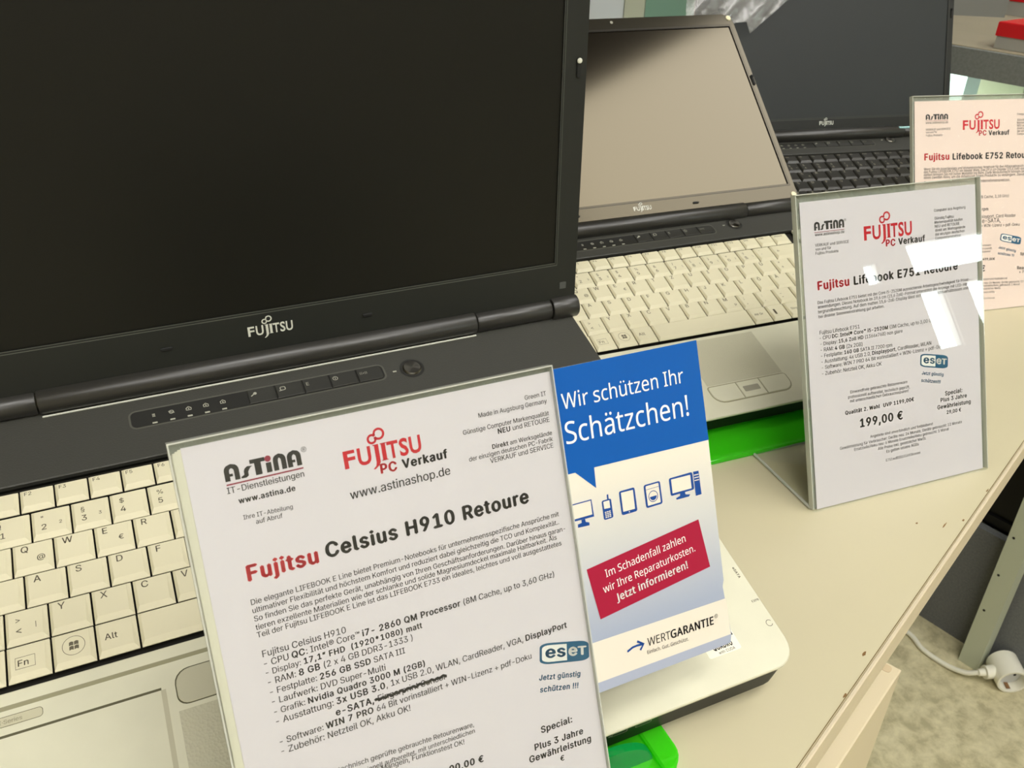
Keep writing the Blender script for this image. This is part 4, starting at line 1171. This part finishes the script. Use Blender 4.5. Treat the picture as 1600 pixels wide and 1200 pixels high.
# ------------------------------------------------------------------ glass counter beyond the desk
CY = math.atan2(-0.972, 0.235)
CT = TM(1256.0, 374.0, FLOOR, CY)       # local x runs along the front, y away from the aisle
M['slab'] = mat('speckled_grey_slab', (128, 131, 128), 0.5, 0.4, 0, 0.12, 260)
M['slab_top'] = mat('beige_counter_top', (176, 166, 140), 0.22, 0.5, 0, 0.05, 8)
M['kick'] = mat('grey_carpet_panel', (110, 112, 112), 0.9, 0.1, 0, 0.12, 300, 0.4, 500)
M['black'] = mat('black_panel', (14, 14, 14), 0.4, 0.3)
M['green_glass'] = clear('green_glass', (0.86, 0.96, 0.90), 0.06, (150, 200, 175), 0.02)
M['beige'] = mat('beige_card', (222, 210, 182), 0.6, 0.3)
M['white_box'] = mat('white_card', (244, 248, 250), 0.5, 0.3)
M['post'] = mat('grey_green_steel', (186, 192, 170), 0.45, 0.4)
ct = thing('glass_counter', 'dark glass display counter with a thick grey slab top, beyond the desk end', 'counter', CT)
sb = MB().prism([(-620, 0), (420, 0), (420, 760), (-620, 760)], 888, 925, 0, 1.5); slab = sb.obj('slab_top', M['slab'], ct)
MB().box(-619, 419, 2, 759, 925, 926).obj('top_laminate', M['slab_top'], slab)
MB().box(-600, 400, 14, 740, 236, 250).obj('shelf_board', M['black'], ct)
MB().box(-600, 400, 0, 16, 0, 228).obj('kick_panel', M['kick'], ct)
MB().box(-600, 400, 20, 30, 228, 700).obj('front_panel', M['black'], ct)
MB().box(-600, 400, 31, 740, 690, 702).obj('glass_shelf', M['green_glass'], ct)
MB().box(-600, 400, 8, 13, 702, 888).obj('glass_front', M['green_glass'], ct)
MB().box(-600, 400, 728, 740, 0, 888).obj('back_panel', M['beige'], ct)
MB().box(-600, 400, 14, 32, 887.0, 887.9).obj('fill_strip', emit('fill_strip_glow', (0.95, 1.0, 0.98), 9.0), ct)  # hidden glowing strip added to brighten the counter's inside
MB().box(-214, -186, 18, 24, 800, 887).obj('lit_panel', emit('showcase_light', (0.95, 1.0, 1.0), 3.0), ct)
for x in (-606, 400): MB().box(x, x + 6, 8, 740, 0, 888).obj('side_glass', M['black'], ct)
ps = MB(); ps.box(96, 127, -42, -10, 0, 887)
po = ps.obj('slotted_post', M['post'], ct)
for k in range(11):
    MB().prism([(x, y) for x, y in circle(104, 0, 2.2, 10)], -.2, .25).map(lambda x, y, z: (x, -42.1 - z, 120 + k * 75 + y)).obj('slot', M['black'], po)
# goods inside and on the counter
def card_box(name, label, cat, x, y, z, w, d, h, m, group=None, yaw=0.0, lid=None):
    t = thing(name, label, cat, CT @ TM(x, y, z, yaw), group)
    if lid is None:
        MB().prism([(0, 0), (w, 0), (w, d), (0, d)], 0, h, 0, 1, 1).obj('carton', m, t)
        MB().box(2, w - 2, 2, d - 2, h, h + .5).obj('flap', m, t)
    else:
        hb = h - lid
        MB().prism([(1.5, 1.5), (w - 1.5, 1.5), (w - 1.5, d - 1.5), (1.5, d - 1.5)], 0, hb + 1, 0, .5, .5).obj('carton', m, t)
        MB().prism([(0, 0), (w, 0), (w, d), (0, d)], hb, h, 0, 1.2, .3).obj('lid', mat('red_lid', (214, 26, 36), 0.4, 0.4), t)
    return t
M['grey_card'] = mat('grey_card', (166, 166, 160), 0.6, 0.3)
card_box('carton', 'white carton inside the glass counter, behind its lit panel', 'box', -250, 120, 703, 60, 160, 170, M['white_box'])
card_box('carton', 'beige carton inside the glass counter, beside the white one', 'box', -184, 62, 703, 62, 120, 178, M['beige'])
card_box('gift_box', 'flat grey box with a red lid, nearest on the grey counter slab', 'box', -163, 20, 926, 150, 110, 34, M['grey_card'], 'red-lidded boxes on the counter', -0.06, 18)
card_box('gift_box', 'flat grey box with a red lid, behind another on the counter slab', 'box', -341, 372, 926, 190, 140, 46, M['grey_card'], 'red-lidded boxes on the counter', -0.06, 24)
card_box('carton', 'pale carton standing at the back of the counter slab', 'box', -640 + 40, 560, 926, 180, 150, 150, mat('pale_card', (186, 184, 170), 0.6, 0.3))

# ------------------------------------------------------------------ partition behind the laptops
pt = thing('partition_screen', 'pale partition with a green glass pane, standing behind the laptops', 'screen', TM(857, 1212, FLOOR, math.radians(-36)) @ Matrix.Scale(1.0, 4))
MB().box(-184.0, 172.5, 0.0, 34.5, 0, 1500).obj('white_panel', mat('bluish_white_panel', (214, 222, 226), 0.4, 0.4), pt)
MB().box(173.6, 209.3, -2.3, 34.5, 0, 1500).obj('beige_strip', mat('beige_strip', (190, 196, 176), 0.5, 0.3), pt)
MB().box(210.4, 296.7, 6.9, 16.1, 0, 1500).obj('green_pane', mat('frosted_green_glass', (130, 166, 148), 0.15, 0.5), pt)
MB().box(297.8, 312.8, -6.9, 36.8, 0, 1500).obj('post', M['plastic'], pt)
MB().box(313.9, 805.0, 4.6, 27.6, 0, 1500).obj('grey_panel', mat('grey_panel', (120, 122, 118), 0.6, 0.3), pt)
MB().box(-184.0, 312.8, -16.1, -8.0, 978, 984).obj('cross_rail', M['plastic'], pt)

# ------------------------------------------------------------------ plastic film over the lid of the rear laptop
fm = bpy.data.materials.new('thin_plastic_film'); fm.use_nodes = True
nt = fm.node_tree; nt.nodes.remove(nt.nodes['Principled BSDF'])
t_ = nt.nodes.new('ShaderNodeBsdfTransparent'); g_ = nt.nodes.new('ShaderNodeBsdfGlossy'); g_.inputs['Roughness'].default_value = .3
d_ = nt.nodes.new('ShaderNodeBsdfDiffuse'); d_.inputs[0].default_value = (.75, .75, .72, 1)
a_ = nt.nodes.new('ShaderNodeMixShader'); a_.inputs[0].default_value = .2; b_ = nt.nodes.new('ShaderNodeMixShader'); b_.inputs[0].default_value = .10
nt.links.new(t_.outputs[0], a_.inputs[1]); nt.links.new(d_.outputs[0], a_.inputs[2]); nt.links.new(a_.outputs[0], b_.inputs[1]); nt.links.new(g_.outputs[0], b_.inputs[2]); nt.links.new(b_.outputs[0], nt.nodes['Material Output'].inputs[0])
ph = P3['phi']; sn, cs = math.sin(ph), math.cos(ph)
fb = MB(); NX, NS = 40, 30
vs = []
for j in range(NS + 1):
    for i in range(NX + 1):
        u, v = i / NX, j / NS
        # lower edge runs from the left lid edge up to the top of the lid on the right
        x = -52 + u * 235
        low = 112 + 20 * abs(math.sin(u * 5)) if x < 26 else 116 + (x - 26) * 0.74
        s = 231 * (1 - v) + min(231, low) * v
        q = x * .72 - s * .7; r = x * .7 + s * .72
        h = 5 + 10 * abs(noise.noise(Vector((q * .045, r * .010, 1.7)))) + 6 * abs(noise.noise(Vector((q * .10, r * .02, 4.1)))) + v * 4
        vs.append((x, 155 + s*sn - h*cs, 4 + s*cs + h*sn))
fb.add(vs, [(j*(NX+1)+i, (j+1)*(NX+1)+i, (j+1)*(NX+1)+i+1, j*(NX+1)+i+1) for j in range(NS) for i in range(NX)])
# a turned-over strip behind the top edge of the lid
vs = []
for j in range(7):
    for i in range(NX + 1):
        x = -52 + i / NX * 235; a = j / 6
        s = 231 + 2 * math.sin(a * math.pi) - 30 * max(0, a - .4); h = 5 * (1 - a) - 13 * a + 2 * noise.noise(Vector((x*.04, a*3, 2)))
        vs.append((x, 155 + s*sn - h*cs, 4 + s*cs + h*sn))
fb.add(vs, [(j*(NX+1)+i, j*(NX+1)+i+1, (j+1)*(NX+1)+i+1, (j+1)*(NX+1)+i) for j in range(6) for i in range(NX)])
ML = P3['matrix']
fo = fb.obj('plastic_film', fm, None, True)
mm = ML.copy(); mm.translation = mm.translation * MM; fo.matrix_world = mm
tag(fo, 'crumpled clear plastic film hanging over the lid of the rear laptop', 'film')

# ------------------------------------------------------------------ extension cable on the floor
M['white_plastic'] = mat('white_plastic', (232, 230, 214), 0.35, 0.45)
M['socket_in'] = mat('socket_inside', (206, 208, 208), 0.4, 0.4)
cp = [(1120, 520, -735.5), (1170, 420, -735.5), (1201, 349, -735.5), (1196, 308, -735.5), (1205, 268, -735.5), (1214, 240, -728), (1224, 226, -718)]
def smooth(pts, n=8):
    out = []
    P = [Vector(p) for p in pts]; P = [P[0]*2-P[1]] + P + [P[-1]*2-P[-2]]
    for i in range(1, len(P) - 2):
        for k in range(n):
            t = k / n; a, b, c, d = P[i-1:i+3]
            out.append(.5*((2*b) + (c-a)*t + (2*a-5*b+4*c-d)*t*t + (3*b-a-3*c+d)*t**3))
    out.append(P[-2]); return out
cab = thing('extension_cable', 'white extension cable with a round socket lying on the marbled floor', 'cable', TM(0, 0, FLOOR))
def sh(pts): return [(p[0], p[1], p[2] - FLOOR) for p in pts]
MB().tube(sh(smooth(cp)), 4.2, 12).obj('cord', M['white_plastic'], cab, True)
ax = Vector((0.62, -0.78, 0)).normalized()
nk = Vector((1224, 226, -718 - FLOOR)); dn = (Vector((1268, 209, 24)) - nk).normalized()
MB().tube([nk, nk + dn*10, nk + dn*10.1, nk + dn*26], [5.5, 6.5, 11, 11], 16).obj('strain_relief', M['white_plastic'], cab, True)
bc = Vector((1268, 209, 24.3)); fd = Vector((-0.48, -0.88, 0.0)).normalized()
so = MB(); q1 = Vector((-fd.y, fd.x, 0)); q2 = Vector((0, 0, 1)); NSG = 36
prof = [(-24, 20), (-21, 24), (22, 24), (24, 23.4), (24, 20.4), (7, 19.6)]
so.add([bc + fd*h + (q1*math.cos(2*math.pi*k/NSG) + q2*math.sin(2*math.pi*k/NSG))*r for h, r in prof for k in range(NSG)],
       [tuple(range(NSG))] + [(j*NSG+k, (j+1)*NSG+k, (j+1)*NSG+(k+1) % NSG, j*NSG+(k+1) % NSG) for j in range(5) for k in range(NSG)])
so.obj('socket_body', M['white_plastic'], cab, True)
face = MB()
e1 = Vector((-fd.y, fd.x, 0)); e2 = Vector((0, 0, 1))
c0 = bc + fd * 7.4
face.add([c0 + e1*19.4*math.cos(a) + e2*19.4*math.sin(a) for a in [2*math.pi*k/28 for k in range(28)]], [tuple(range(28))])
sf = face.obj('socket_face', M['socket_in'], cab)
for s in (-1, 1):
    c1 = bc + fd * 7.8 + e1 * 9.5 * s
    MB().add([c1 + e1*2.5*math.cos(a) + e2*2.5*math.sin(a) for a in [2*math.pi*k/12 for k in range(12)]], [tuple(range(12))]).obj('pin_hole', M['black'], sf)
    c2 = bc + fd * 14 + e2 * 18.6 * s
    MB().add([c2 + e1*3 - fd*6, c2 - e1*3 - fd*6, c2 - e1*3 + fd*6, c2 + e1*3 + fd*6, c2 + e1*3 - fd*6 - e2*s, c2 - e1*3 - fd*6 - e2*s, c2 - e1*3 + fd*6 - e2*s, c2 + e1*3 + fd*6 - e2*s],
        [(3,2,1,0), (4,5,6,7), (0,1,5,4), (1,2,6,5), (2,3,7,6), (3,0,4,7)]).obj('earth_clip', mat('copper_clip', (160, 120, 84), 0.35, 0.5, 0.6), sf)
